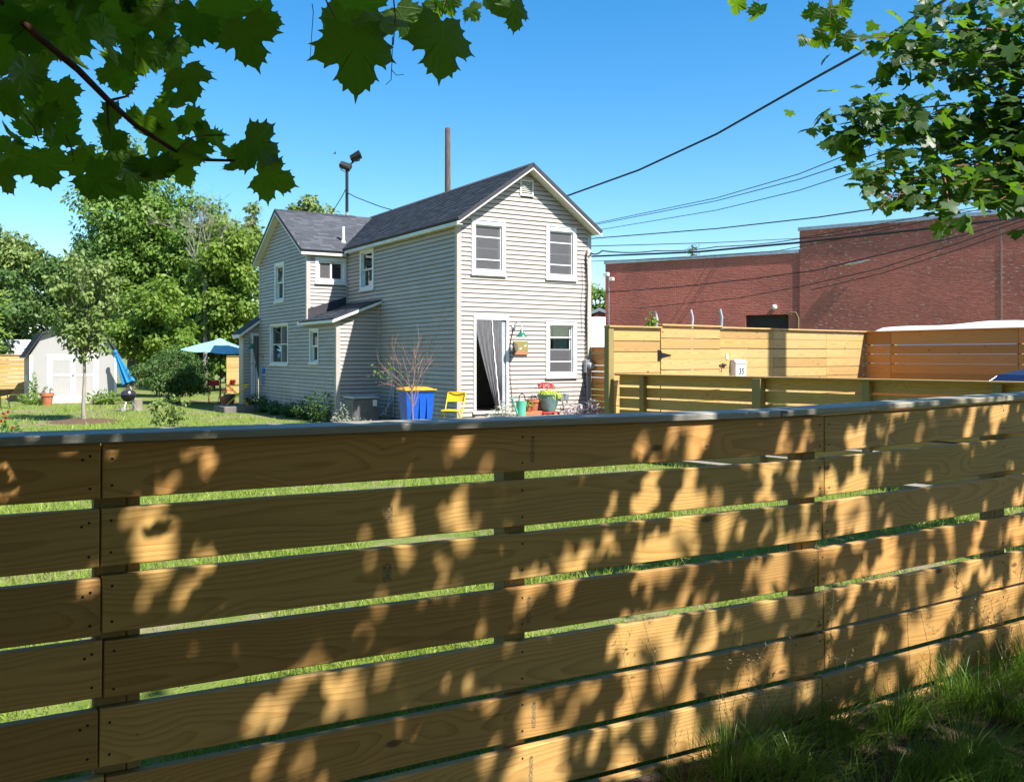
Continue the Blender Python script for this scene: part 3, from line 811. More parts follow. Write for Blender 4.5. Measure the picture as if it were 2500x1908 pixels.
r2 = slope('main_roof', (W_+.15,QF,4.68), (0,1,0), (-bM,0,cM), QBk-QF, LvM, .10, 2, house)
LvW = math.hypot(2.39, 1.40); cW = 1.40/LvW; bW = 2.39/LvW
r3 = slope('wing_roof', (-WG-.2,6.35,4.60), (1,0,0), (0,bW,cW), 3.15, LvW, .10, 3, house)
r4 = slope('wing_roof', (-WG-.2,11.13,4.60), (1,0,0), (0,-bW,cW), 3.15, LvW, .10, 4, house)
# fascia boards
def fascia(a, b_, out, drop, parent, name='fascia', up=.07):
    mb = MB(); a, b_, out = Vector(a), Vector(b_), Vector(out)
    mb.prism([a-Vector((0,0,up)), b_-Vector((0,0,up)), b_-Vector((0,0,drop)), a-Vector((0,0,drop))], out)
    return mb.build(name, M['whitetrim'], parent)
fascia((-.15,QF,4.68), (1.81,QF,6.08), (0,-.012,0), .135, r1); fascia((W_+.15,QF,4.68), (1.81,QF,6.08), (0,-.012,0), .135, r2)
fascia((-.15,QF,4.68), (-.15,6.5,4.68), (-.012,0,0), .15, r1)
fascia((-WG-.2,6.35,4.60), (-WG-.2,8.74,6.0), (-.012,0,0), .15, r3); fascia((-WG-.2,11.13,4.60), (-WG-.2,8.74,6.0), (-.012,0,0), .15, r4)
fascia((-WG-.2,6.35,4.60), (-.1,6.35,4.60), (0,-.012,0), .14, r3)
# boxed soffits
mb = MB(); mb.box(-.15, -.018, QF, 6.3, 4.545, 4.56); mb.build('soffit', M['whitetrim'], r1)
mb = MB(); mb.box(-WG-.18, -.05, 6.35, 6.48, 4.465, 4.48); mb.build('soffit', M['whitetrim'], r3)
# ridge caps
def ridge(p0, p1, slopes, parent):
    p0, p1 = Vector(p0), Vector(p1); d = (p1-p0); n = int(d.length/.155); d.normalize()
    mb = MB(); w = .13; L = .20; sd = slopes
    s1 = d.cross(Vector((0,0,1))).normalized()
    vs = []
    for x, hh in ((0,.022),(L,.010)):
        vs += [d*x+s1*w+Vector((0,0,-w*sd+hh)), d*x+Vector((0,0,hh)), d*x-s1*w+Vector((0,0,-w*sd+hh))]
    vs += [v_-Vector((0,0,.012)) for v_ in vs[:3]]
    mb.add(vs, [(0,1,4,3),(1,2,5,4),(0,6,7,1),(1,7,8,2)])
    first = mb.build('ridge_cap', M['shingle'], parent); me = first.data
    for i in range(n):
        o = first if i == 0 else link('ridge_cap', me, parent)
        o.location = p0+d*(i*.155)
ridge((-WG-.2,8.74,6.0), (1.2,8.74,6.0), 1.40/2.39, r3)
ridge((1.81,QF,6.08), (1.81,9.2,6.08), SL, r1)
# lean-to roof with membrane, flashing and eave return
lt_l = math.hypot(1.32,.52); lV = Vector((1.32/lt_l, 0, .52/lt_l))
mb = MB(); N_ = Vector((-.52/lt_l,0,1.32/lt_l))
P = [Vector((-1.32,4.10,2.63)), Vector((-1.32,6.72,2.63)), Vector((-WG-.03,6.72,2.63+.12*.394)), Vector((-WG-.03,6.48,2.63+.12*.394)), Vector((-.01,6.48,3.146)), Vector((-.01,4.10,3.146))]
mb.prism(P, -N_*.075); r5 = mb.build('lean_to_roof', M['whitetrim'], house)
mb = MB(); mb.prism([Vector((-.72,4.09,2.63+.60*.394+.004)), Vector((-.72,6.48,2.63+.60*.394+.004)), Vector((-.012,6.48,3.15)), Vector((-.012,4.09,3.15))], N_*.006); mb.build('roof_membrane', M['membrane'], r5)
shingles(r5, (-1.325,4.09,2.636), (0,1,0), lV, 2.39, .72, 11)
mb = MB(); mb.prism([Vector((-1.33,4.085,2.60)), Vector((-1.33,4.085,2.642)), Vector((-.01,4.085,3.162)), Vector((-.01,4.085,3.12))], (0,.014,0)); mb.box(-1.335,-1.32,4.085,6.72,2.60,2.64); mb.build('drip_edge', M['membrane'], r5)
mb = MB(); mb.prism([Vector((-1.335,4.08,2.53)), Vector((-1.335,4.08,2.60)), Vector((-.01,4.08,3.12)), Vector((-.01,4.08,3.05))], (0,.012,0)); mb.box(-1.345,-1.322,4.08,6.73,2.53,2.60); mb.build('fascia', M['white'], r5)
mb = MB(); mb.prism([Vector((-WG+.02,6.478,2.71)), Vector((-WG+.02,6.478,2.99)), Vector((-.02,6.478,3.35)), Vector((-.02,6.478,3.13))], (0,-.012,0)); mb.build('flashing', M['membrane'], r5)
mb = MB(); mb.prism([(-1.345,6.73,2.53),(-1.345,6.73,2.64),(-1.345,6.86,2.60),(-1.345,6.86,2.56)], (.17,0,0)); mb.build('eave_return', M['white'], r5)
# vent pipe on the wing roof
mb = MB(); mb.tube([(.05,6.95,4.78),(.05,6.95,5.38)], .045, 14); mb.lathe([(.10,4.86),(.055,4.98),(.05,5.0)], 14, c=(.05,6.95,0)); mb.build('vent_pipe', M['white'], r3, True)

# rear extension with a side door
MX = frame((0, 11.05), (1, 0), (0, -1))
siding('extension_wall', MX, ZB, 2.80, lambda z: (min(-1.66+max(0, (z-2.36))*1.1, -1.1), -1.02), [(-1.42,-.98,.3,2.38,.05)], stuff=True)
mb = MB(); P = [Vector((-1.84,10.9,2.36)), Vector((-1.0,10.9,2.98)), Vector((-1.0,11.7,2.98)), Vector((-1.84,11.7,2.36))]
mb.prism(P, (0,0,-.10)); r6 = mb.build('extension_roof', M['white'], house)
mb = MB(); mb.prism([p+Vector((0,-.02,.003)) for p in P[:2]]+[p+Vector((0,0,.003)) for p in P[2:]], (0,0,.03)); mb.build('roof_membrane', M['membrane'], r6)
mb = MB(); mb.box(-1.66,-1.58,11.15,11.6,.16,2.36); mb.build('extension_side', M['vinyl'], house)
mb = MB(MX); mb.box(-1.44,-1.38,0,.04,.30,2.40); mb.box(-1.38,-1.0,0,.03,2.33,2.40); d2 = mb.build('side_door_frame', M['white'], house)
mb = MB(MX); mb.box(-1.36,-1.20,-.03,-.005,.32,2.1); mb.build('door_leaf', M['white'], d2)
mb = MB(MX); mb.grid(lambda u, v: (-1.37+.30*max(u, v*1.05-.2 if v > .25 else 0), .03+.01*math.sin(u*20), 2.33-1.85*v), 14, 14); mb.build('mesh_curtain', M['mesh'], d2, True, 80)
mb = MB(); mb.cbox(-2.6,-1.2,9.7,10.95,-.1,.19,.02); tag(mb.build('porch_step', M['stone_dark'], house))

# ================================================================== leaves and trees
HALF = [(.0,.04),(.10,-.05),(.26,-.09),(.47,-.13),(.425,.0),(.55,.05),(.485,.15),(.69,.22),(.61,.33),(.73,.46),(.555,.49),(.50,.60),(.385,.56),(.285,.56),(.32,.70),(.38,.77),(.265,.80),(.22,.91),(.085,.925),(.0,1.07)]
HALF_LO = [(.0,.03),(.28,-.08),(.46,-.13),(.46,.13),(.70,.36),(.50,.55),(.28,.54),(.35,.75),(.18,.88),(.0,1.05)]
def leaf_template(half, curl=.12, droop=.10, fold=.10, twist=0.0):
    out = [(x, y) for x, y in half]+[(-x, y) for x, y in half[-2:0:-1]]
    out = out[1:]+out[:1]
    o2 = []
    for i, (x, y) in enumerate(out):
        x2, y2 = out[(i+1) % len(out)]; mx_, my_ = (x+x2)/2, (y+y2)/2
        o2 += [(x, y), (mx_*.93, .3+(my_-.3)*.93)]
    out = o2
    ring = []
    inner = []
    for x, y in out:
        ring.append((x, y))
        inner.append((x*.5, .30+(y-.30)*.5))
    def zz(x, y):
        return fold*abs(x)*1.2-curl*(x*x)*2.2-droop*max(0, y-.25)**2*1.8+twist*x*y+.012*math.sin(x*25+y*19)
    P = [(0, .30)]+inner+ring; n = len(ring)
    V = np.array([(x, y, zz(x, y)) for x, y in P]); Fc = []
    for i in range(n):
        j = (i+1) % n
        Fc.append((0, 1+i, 1+j)); Fc.append((1+i, 1+n+i, 1+n+j)); Fc.append((1+i, 1+n+j, 1+j))
    return V, np.array(Fc)
def leaf_lo(half, fold=.10, droop=.12):
    out = [(x, y) for x, y in half]+[(-x, y) for x, y in half[-2:0:-1]]
    def zz(x, y): return fold*abs(x)-droop*max(0, y-.25)**2*1.8-.12*x*x
    V = np.array([(0, .3, zz(0, .3))]+[(x, y, zz(x, y)) for x, y in out]); n = len(out)
    return V, np.array([(0, 1+i, 1+(i+1) % n) for i in range(n)])
def norm(a): return a/np.maximum(np.linalg.norm(a, axis=-1, keepdims=True), 1e-9)
def scatter(tv, tf, pos, nrm, tip, scale):
    """copies of a leaf template: rows of pos, with blade normal nrm and tip direction tip"""
    n = norm(nrm); y = norm(tip-n*np.sum(tip*n, 1, keepdims=True)); x = np.cross(y, n)
    V = (tv[None,:,0,None]*x[:,None,:]+tv[None,:,1,None]*y[:,None,:]+tv[None,:,2,None]*n[:,None,:])*scale[:,None,None]+pos[:,None,:]
    k = len(tv); Fc = tf[None]+(np.arange(len(pos))*k)[:,None,None]
    return V.reshape(-1,3), Fc.reshape(-1,3)
OVAL = (np.array([(0,0,0),(.30,.45,.05),(0,1.0,-.08),(-.30,.45,.05)]), np.array([(0,1,2),(0,2,3)]))
NARROW = (np.array([(0,0,0),(.16,.4,.04),(0,1.0,-.12),(-.16,.4,.04)]), np.array([(0,1,2),(0,2,3)]))
MAPLE_LO = leaf_lo(HALF_LO)
LM = {}
LM['maple'] = leaf_mat('maple_leaf', (.026,.062,.010), (.042,.088,.014), (.16,.34,.015), .36, .42, .35)
LM['maple_far'] = leaf_mat('tree_leaf_green', (.085,.165,.025), (.19,.29,.05), (.20,.36,.035), .35)
LM['dark_far'] = leaf_mat('tree_leaf_dark', (.05,.105,.025), (.115,.19,.045), (.13,.24,.035), .3)
LM['yellow_far'] = leaf_mat('leaf_yellow_green', (.115,.195,.03), (.19,.27,.042), (.32,.48,.04), .38)
LM['olive_far'] = leaf_mat('leaf_olive', (.13,.195,.05), (.24,.30,.085), (.22,.32,.06), .35)
LM['lime'] = leaf_mat('leaf_lime', (.35,.48,.02), (.50,.58,.03), (.5,.6,.03), .3)
LM['redpetal'] = leaf_mat('red_petal', (.42,.012,.02), (.55,.03,.03), (.5,.03,.03), .2)
LM['pale'] = leaf_mat('pale_silver_leaf', (.40,.40,.33), (.28,.30,.20), (.4,.4,.3), .25)
LM['lavender'] = leaf_mat('lavender_flower', (.27,.22,.27), (.36,.31,.30), (.3,.27,.3), .2)
LM['weed'] = leaf_mat('weed_leaf', (.035,.08,.018), (.07,.13,.03), (.12,.22,.03), .3)

def near_leaf_mat():
    m = leaf_mat('maple_leaf_near', (.030,.062,.012), (.048,.086,.016), (.26,.48,.015), .42, .42, .35)
    nd, lk = m.node_tree.nodes, m.node_tree.links
    tc = nd.new('ShaderNodeTexCoord').outputs['Object']; sx = nd.new('ShaderNodeSeparateXYZ'); lk.new(tc, sx.inputs[0])
    ang = math_n(nd, lk, 'ARCTAN2', math_n(nd, lk, 'ABSOLUTE', sx.outputs[0]), sx.outputs[1])
    rad = math_n(nd, lk, 'SQRT', math_n(nd, lk, 'ADD', math_n(nd, lk, 'MULTIPLY', sx.outputs[0], sx.outputs[0]), math_n(nd, lk, 'MULTIPLY', sx.outputs[1], sx.outputs[1])))
    d = None
    for a in (0.0, .98, 1.75):
        q = math_n(nd, lk, 'MULTIPLY', math_n(nd, lk, 'ABSOLUTE', math_n(nd, lk, 'SUBTRACT', ang, a)), rad)
        d = q if d is None else math_n(nd, lk, 'MINIMUM', d, q)
    side = math_n(nd, lk, 'FRACT', math_n(nd, lk, 'MULTIPLY_ADD', d, -7.0, math_n(nd, lk, 'MULTIPLY', rad, 9.0)))
    vein = math_n(nd, lk, 'MAXIMUM', ramp_n(nd, lk, d, [(.006, 1), (.016, 0)]), math_n(nd, lk, 'MULTIPLY', ramp_n(nd, lk, side, [(.90, 0), (.96, 1), (1.0, 0)]), .5))
    b = nd['Principled BSDF']; src = b.inputs['Base Color'].links[0].from_socket
    bl = noise_n(nd, lk, tc, 5, 4)
    src = mix_n(nd, lk, ramp_n(nd, lk, bl, [(.4, 0), (.72, .6)]), src, (.018,.045,.010))
    lk.new(mix_n(nd, lk, math_n(nd, lk, 'MULTIPLY', vein, .7), src, (.10,.15,.04)), b.inputs['Base Color'])
    lk.new(bump_n(nd, lk, vein, .6, .02), b.inputs['Normal'])
    return m
LM['maple_near'] = near_leaf_mat()
def rand_unit(n, rg):
    return norm(rg.normal(size=(n,3)))
def crown_leaves(rg, clumps, nleaf, cr, size, up=.5, flat=.65):
    """leaves massed in clumps, denser on the outside of each"""
    c = np.asarray(clumps); idx = rg.integers(0, len(c), nleaf)
    d = rand_unit(nleaf, rg); d[:,2] *= flat
    rad = cr[idx]*rg.random(nleaf)**.45
    pos = c[idx]+d*rad[:,None]
    nrm = d*.8+np.array([0,0,up])+rg.normal(size=(nleaf,3))*.45
    tip = d+np.array([0,0,-.55])+rg.normal(size=(nleaf,3))*.5
    return pos, nrm, tip, size*(.65+.7*rg.random(nleaf)), idx
def tree(name, label, cat, base, height, trunk_r, crown, nclump, nleaf, size, mat, seed, tmpl=OVAL, bark=None, group=None, cr=(.16,.30), clear=.25, limbs=22):
    """crown = (cx, cy, cz, rx, ry, rz) relative to base"""
    rg = np.random.default_rng(seed); base = Vector(base)
    t = thing(name, label, cat, base, 0, group)
    cx, cy, cz, rx, ry, rz = crown
    d = rand_unit(nclump, rg); rad = rg.random(nclump)**.5*.9
    cl = np.array([cx,cy,cz])+d*rad[:,None]*np.array([rx,ry,rz])
    low = cl[:,2] < cz; cl[low,:2] = np.array([cx,cy])+(cl[low,:2]-np.array([cx,cy]))*(.75+.25*rg.random((low.sum(),1)))
    crr = (cr[0]+(cr[1]-cr[0])*rg.random(nclump))*(rx+rz)*.5
    pos, nrm, tip, sc, idx = crown_leaves(rg, cl, nleaf, crr, size)
    ok = pos[:,2] > .05; pos, nrm, tip, sc, idx = pos[ok], nrm[ok], tip[ok], sc[ok], idx[ok]
    V, Fc = scatter(tmpl[0], tmpl[1], pos, nrm, tip, sc)
    cv = rg.random(nclump)*.6
    var = np.repeat(np.clip(cv[idx]+rg.random(len(pos))*.4, 0, 1), len(tmpl[0]))
    np_mesh('crown', V, Fc, mat, t, 3, var)
    mb = MB(); top = Vector((cx, cy, cz+rz*.55)); k = 7
    pts = [Vector((0,0,-.15)).lerp(top, i/k)+Vector((rg.normal()*.03*height/6, rg.normal()*.03*height/6, 0))*(i > 0) for i in range(k+1)]
    mb.tube(pts, [trunk_r*(1.15 if i == 0 else 1)*(1-.85*i/k) for i in range(k+1)], 9)
    order = rg.permutation(nclump)[:limbs]
    for q in order:
        e = Vector(cl[q]); f = min(.95, max(clear, (e.z-height*.12)/max(top.z, .1)*rg.uniform(.55,.85)))
        s = pts[0].lerp(top, f); i = min(k-1, int(f*k)); s = pts[i].lerp(pts[i+1], f*k-i)
        m = s.lerp(e, .5)+Vector((0,0,.08*(e-s).length))
        r0 = trunk_r*(1-.85*f)*.55
        mb.tube([s, m, e], [r0, r0*.6, r0*.15], 5)
    mb.build('trunk', bark or M['bark'], t, True, 60)
    return t
def g0(px, Y): return atz(px, Y, 0)
GB = 'trees behind the yard'
tree('leafy_tree', 'loose grey green tree at the far left edge behind the shed', 'tree', g0(8,46), 9.8, .22, (0,0,5.2,2.3,2.2,4.5), 90, 14000, .26, LM['olive_far'], 11, group=GB)
tree('leafy_tree', 'tall dark maple at the back, tallest of the trees left of the house', 'tree', g0(325,48), 13.6, .32, (0,0,7.5,3.7,3.0,6.0), 130, 27000, .25, LM['maple_far'], 12, group=GB, tmpl=MAPLE_LO if False else OVAL)
tree('leafy_tree', 'dense dark green tree between the shed and the tallest maple', 'tree', g0(165,44), 8.2, .24, (0,0,4.4,2.0,2.0,3.6), 75, 12000, .23, LM['dark_far'], 13, group=GB)
tree('leafy_tree', 'bright green bushy tree beside the wing of the house', 'tree', g0(562,43), 8.8, .2, (0,0,4.7,2.1,2.0,4.1), 80, 14500, .24, LM['yellow_far'], 14, group=GB)
tree('leafy_tree', 'deep green tree left of the wing gable behind the pale dead tree', 'tree', g0(468,47), 10.6, .22, (0,0,5.8,2.5,2.0,4.7), 85, 15500, .24, LM['maple_far'], 15, group=GB)
tree('leafy_tree', 'sparse treetop showing above the wing roof ridge', 'tree', g0(740,52), 11, .18, (0,0,9.3,2.1,1.8,2.0), 26, 2600, .26, LM['olive_far'], 16, group=GB, cr=(.18,.32))
tree('leafy_tree', 'thin leafy treetop between the dead tree and the wing gable', 'tree', g0(612,47), 10, .12, (0,0,8.0,.9,.9,1.9), 16, 900, .26, LM['olive_far'], 33, group=GB, cr=(.2,.34))
tree('leafy_tree', 'yellow green shrubby tree left of the umbrella behind the round bush', 'tree', g0(385,37), 5.0, .1, (0,0,2.8,2.4,1.7,2.3), 65, 12000, .19, LM['yellow_far'], 17, group=GB)
tree('leafy_tree', 'low leafy thicket between the shed roof and the yellow green shrub', 'tree', g0(255,40), 5.0, .1, (0,0,3.0,1.6,1.6,2.3), 50, 8000, .2, LM['olive_far'], 18, group=GB)
tree('leafy_tree', 'dark undergrowth tree behind the umbrella', 'tree', g0(520,44), 5.0, .12, (0,0,2.8,2.2,1.8,2.4), 55, 8000, .22, LM['dark_far'], 19, group=GB)
tree('leafy_tree', 'leafy tree behind the white van at the left edge', 'tree', g0(-60,40), 6.0, .14, (0,0,3.6,2.4,2.0,2.6), 60, 9000, .22, LM['dark_far'], 20, group=GB)
tree('round_bush', 'large round glossy bush between the grill and the open umbrella', 'bush', g0(432,32.2), 2.0, .08, (0,0,1.05,1.62,1.4,1.02), 80, 12000, .13, LM['dark_far'], 21, tmpl=NARROW, cr=(.2,.32), limbs=30)
tree('young_tree', 'young slim tree in a mulch ring in front of the shed', 'tree', g0(205,23.2), 5.0, .055, (.05,0,3.05,1.02,.95,1.75), 75, 4200, .135, LM['olive_far'], 22, bark=M['bark_light'], cr=(.12,.24), clear=.42, limbs=40)
tree('leafy_tree', 'distant tree between the house and the brick building', 'tree', g0(1452,75), 8, .2, (0,0,5.0,2.2,2.0,3.4), 50, 6000, .32, LM['maple_far'], 23, group=GB)
tree('young_shrub', 'thin leafy shrub on the lawn in front of the round bush', 'shrub', g0(418,19.5), 1.0, .012, (0,0,.50,.48,.45,.50), 22, 520, .085, LM['olive_far'], 24, cr=(.18,.3), clear=.1, limbs=20)
tree('small_sapling', 'leafy sapling tip standing above the tall sunlit fence', 'sapling', at(1588, 900, 18.4)-Vector((0,0,1.4)), 2.7, .012, (0,0,2.36,.13,.13,.24), 9, 60, .10, LM['yellow_far'], 25, cr=(.25,.4), clear=.5, limbs=9)

# conifer top above the brick building
pt = thing('pine_tree', 'dark pine treetop rising behind the brick building roof', 'tree', g0(1690, 78))
rg = np.random.default_rng(31); P_, N_l, T_ = [], [], []
mb = MB(); mb.tube([(0,0,0),(0,0,11.2)], [.25,.05], 8)
for k in range(26):
    z = 6.5+k*.18; L = max(.3, 2.3*(1-(z-5.5)/6.2)+rg.normal()*.25); a = rg.random()*2*PI
    e = np.array([math.cos(a)*L, math.sin(a)*L, z+.25*L]); s = np.array([0,0,z])
    mb.tube([s, e], [.05,.015], 5)
    n = int(60*L); f = rg.random(n)[:,None]**.7; P_.append(s+(e-s)*f+rg.normal(size=(n,3))*[.14,.14,.10])
P_ = np.concatenate(P_); n = len(P_)
V, Fc = scatter(NARROW[0], NARROW[1], P_, rand_unit(n, rg)+[0,0,.6], rand_unit(n, rg)+[0,0,.3], .30*(.6+.6*rg.random(n)))
np_mesh('crown', V, Fc, LM['dark_far'], pt, 3, np.repeat(rg.random(n), 4)); mb.build('trunk', M['bark'], pt)

# bare dead tree
def branch(mb, p, d, L, r, depth, rg, spread=.5, tip=.004):
    n = 3; pts = [Vector(p)]; rs = [r]
    d = Vector(d).normalized()
    for i in range(n):
        d = (d+Vector(rg.normal(size=3)*.13)+Vector((0,0,.04))).normalized()
        pts.append(pts[-1]+d*L/n); rs.append(r*(1-.45*(i+1)/n))
    mb.tube(pts, rs, 5 if depth > 1 else 3, cap=False)
    if depth <= 0: return
    for q in range(int(rg.integers(2, 5))):
        f = rg.uniform(.35, 1.0); i = min(n-1, int(f*n)); s = pts[i].lerp(pts[i+1], f*n-i)
        nd = (d+Vector(rg.normal(size=3)*spread)).normalized()
        branch(mb, s, nd, L*rg.uniform(.5,.74), max(tip, rs[i]*.55), depth-1, rg, spread, tip)
rg = np.random.default_rng(5)
dt = thing('dead_tree', 'pale bare dead tree with fine branches left of the house', 'tree', g0(500, 42))
mb = MB()
mb.tube([(0,0,-.1),(.03,0,2.0),(0,0,5.6)], [.12,.10,.07], 8)
for k in range(6):
    a = k*1.05; d = Vector((math.cos(a)*.16+.05, math.sin(a)*.16, 1))
    branch(mb, (math.cos(a)*.06, math.sin(a)*.06, 4.9+.25*(k % 3)), d, 2.1, .036, 4, rg, .42, .0055)
mb.build('trunk', M['dead'], dt)
# bare sapling near the bin
rg = np.random.default_rng(9)
bs = thing('bare_sapling', 'bare reddish sapling with thin bent branches in front of the blue bin', 'sapling', g0(1006, 14.0))
mb = MB(); mb.tube([(0,0,-.05),(.015,0,.6),(-.01,0,1.25)], [.020,.016,.011], 7)
for (dx, dz, L) in ((-.55,.8,.62),(-.3,1,.8),(-.12,1.2,.95),(.03,1.3,1.3),(.15,1.2,.9),(.35,1,.85),(.5,.9,.6),(-.7,.35,.5),(.45,.7,.45)):
    branch(mb, (.0,0,1.15+rg.uniform(-.35,.08)), (dx, rg.normal()*.3, dz), L*.72, .0075, 2, rg, .38, .0026)
mb.build('stem', M['red_twig'], bs)
n = 40; pos = np.array([-.42,0,1.42])+rg.normal(size=(n,3))*[.14,.1,.07]
V, Fc = scatter(OVAL[0], OVAL[1], pos, rand_unit(n, rg)+[0,0,.7], rand_unit(n, rg), .05*(.5+rg.random(n)))
np_mesh('leaves', V, Fc, LM['yellow_far'], bs, 3, np.repeat(rg.random(n), 4))

# ------------------------------------------------------------------ the maple overhead
TB = Vector((4.9, -1.4, 0)); CAN_D = .30; CAN_SEED = 40
maple = thing('maple_tree', 'big maple whose leafy branches hang over the fence from above', 'tree', TB)
rg = np.random.default_rng(77)
LV = [leaf_template([(x*(.92+.05*i), y*(1+.03*(i % 3))) for x, y in HALF], .10+.13*(i % 3), .05+.10*i, .05+.09*(i % 3), .22*(i-2)) for i in range(5)]
leaf_meshes = []
for V, Fc in LV:
    o = np_mesh('leaf', V, Fc, LM['maple_near'], maple, 3, None, True); leaf_meshes.append(o.data); bpy.data.objects.remove(o)
def hang_leaf(p, size, ang, yaw=0, pitch=0, k=None):
    """a single leaf: tip hangs down turned by ang (towards +x), blade faces the camera turned by yaw and pitch"""
    o = link('leaf', leaf_meshes[rg.integers(0,5) if k is None else k], maple)
    tip = Vector((math.sin(R(ang)), 0, -math.cos(R(ang))))
    n = Vector((0,-1,0)); x = tip.cross(n)
    Mx = Matrix((x, tip, n)).transposed()
    Rm = Matrix.Rotation(R(yaw), 3, 'Z') @ Matrix.Rotation(R(pitch), 3, 'X') @ Mx
    T = Matrix.Translation(Vector(p)-TB) @ Rm.to_4x4() @ Matrix.Diagonal((size, size, size, 1))
    o.matrix_local = T @ Matrix.Translation((0,-.30,0)); return o
UL = [ # px, py, size px, tip angle, depth
 (478,55,165,-25,1.9),(598,78,190,18,1.85),(545,20,170,0,2.1),(640,40,120,60,1.95),(452,185,150,28,2.0),(430,120,120,-10,2.1),(250,85,190,0,1.9),(335,118,150,12,2.0),
 (160,75,170,-30,2.05),(70,60,190,0,1.95),(0,70,160,20,2.0),(380,40,150,20,2.2),(300,200,95,-70,2.1),(150,222,120,40,2.0),(60,175,160,-10,1.95),(15,215,150,10,2.05),
 (115,285,130,10,2.0),(45,262,140,-20,2.1),(105,398,150,8,1.85),(150,330,130,70,2.1),(8,425,125,25,1.9),(235,440,165,55,1.9),(320,412,150,-15,2.0),
 (372,405,165,15,1.95),(440,395,140,20,2.0),(395,335,130,60,2.1),(350,298,120,-20,2.1),(275,330,115,-50,2.05),(465,292,105,55,2.1),(430,240,100,10,2.15),
 (532,345,100,15,2.0),(505,325,85,-40,2.1),(622,352,150,55,1.9),(655,432,150,62,1.95),(585,395,95,-30,2.05),(300,150,140,-15,2.15),
 (30,330,100,-60,2.1),(20,130,150,-30,2.2),(395,270,95,-60,2.2),(480,360,100,-20,2.1),(180,30,170,15,2.2),(280,20,170,-10,2.25),(90,10,180,10,2.25),
 (490,10,150,30,2.3),(410,15,150,-30,2.3),(290,372,110,80,2.1),(205,395,110,-40,2.1),(565,370,70,30,2.2),
 (868,112,205,6,1.85),(935,55,170,-12,1.95),(832,55,150,-30,2.0),(880,10,150,20,2.1),(1078,92,205,-4,1.85),(1255,22,105,10,2.0),(1205,10,90,-40,2.1),(980,40,110,35,2.05),(800,60,90,-50,2.1),
 (1035,25,60,20,3.4),(1070,14,60,-20,3.4),(1150,25,60,40,3.2),(1020,40,50,-40,3.5),(1100,8,60,0,3.3),
 (1852,26,62,8,5.2),(1800,8,60,-30,5.3),(2018,38,62,-10,5.3),(2042,62,66,10,5.2),(2065,95,62,14,5.2),(2008,92,60,-45,5.3),(2030,10,62,20,5.4),(1985,30,55,-60,5.4),(2055,20,60,30,5.4),(1965,95,40,-45,5.4)]
for q in range(62):                        # smaller leaves filling in along the top left twigs
    x_ = rg.uniform(-20, 430); y_ = rg.uniform(-20, 150) if q < 34 else rg.uniform(150, 420)
    if q >= 34 and (x_ > 330 or 120 < x_ < 260 and y_ < 260): x_ = rg.uniform(0, 110)
    UL.append((x_, y_, rg.uniform(60, 115), rg.normal()*40, rg.uniform(2.0, 2.5)))
for (px, py, s, a, Y) in UL:
    hang_leaf(at(px, py, Y), s*(.64 if px < 720 else .76)/F*Y, a+rg.normal()*8, rg.normal()*26, rg.normal()*20+12)
# twigs
tw = MB(); T0 = -TB
def twig(pts, r0, r1, n=7):
    pts = [Vector(p)+T0 for p in pts]; k = len(pts)
    tw.tube(pts, [r0+(r1-r0)*i/(k-1) for i in range(k)], n)
twig([at(-60,-60,1.95), at(95,92,1.95), at(190,170,1.98), at(265,246,2.0), at(330,305,2.0), at(430,370,2.02), at(500,390,2.02), at(575,392,2.0)], .0095, .0030)
twig([at(265,246,2.0), at(310,235,2.02), at(335,205,2.05)], .0035, .0016); twig([at(262,246,2.0), at(264,300,2.0), at(270,330,2.0)], .003, .0014)
twig([at(430,370,2.02), at(470,335,2.05), at(520,330,2.08)], .0025, .0012)
for a_, b_ in (((445,40),(430,0)),((835,100),(785,-20)),((1078,40),(1090,-30)),((960,110),(958,-30)),((95,345),(60,280)),((180,400),(160,330)),((560,330),(500,330)),((640,340),(600,392)),((1850,5),(1855,-30)),((2045,40),(2050,-30)),((2020,70),(2026,-20))):
    Y = 1.95 if a_[0] < 1700 else 5.3
    twig([at(a_[0], a_[1], Y), at((a_[0]+b_[0])/2+6, (a_[1]+b_[1])/2, Y), at(b_[0], b_[1], Y)], .0014*(Y/2)**.6, .0018*(Y/2)**.6, 5)
twig([at(958,90,1.9), at(957,150,1.9), at(955,195,1.9), at(942,207,1.9)], .0010, .0007, 4); twig([at(955,170,1.9), at(968,184,1.9), at(986,182,1.9)], .0009, .0006, 4)
twig([at(762,10,2.0), at(765,30,2.0), at(760,100,2.0), at(757,145,2.0)], .0010, .0006, 4)

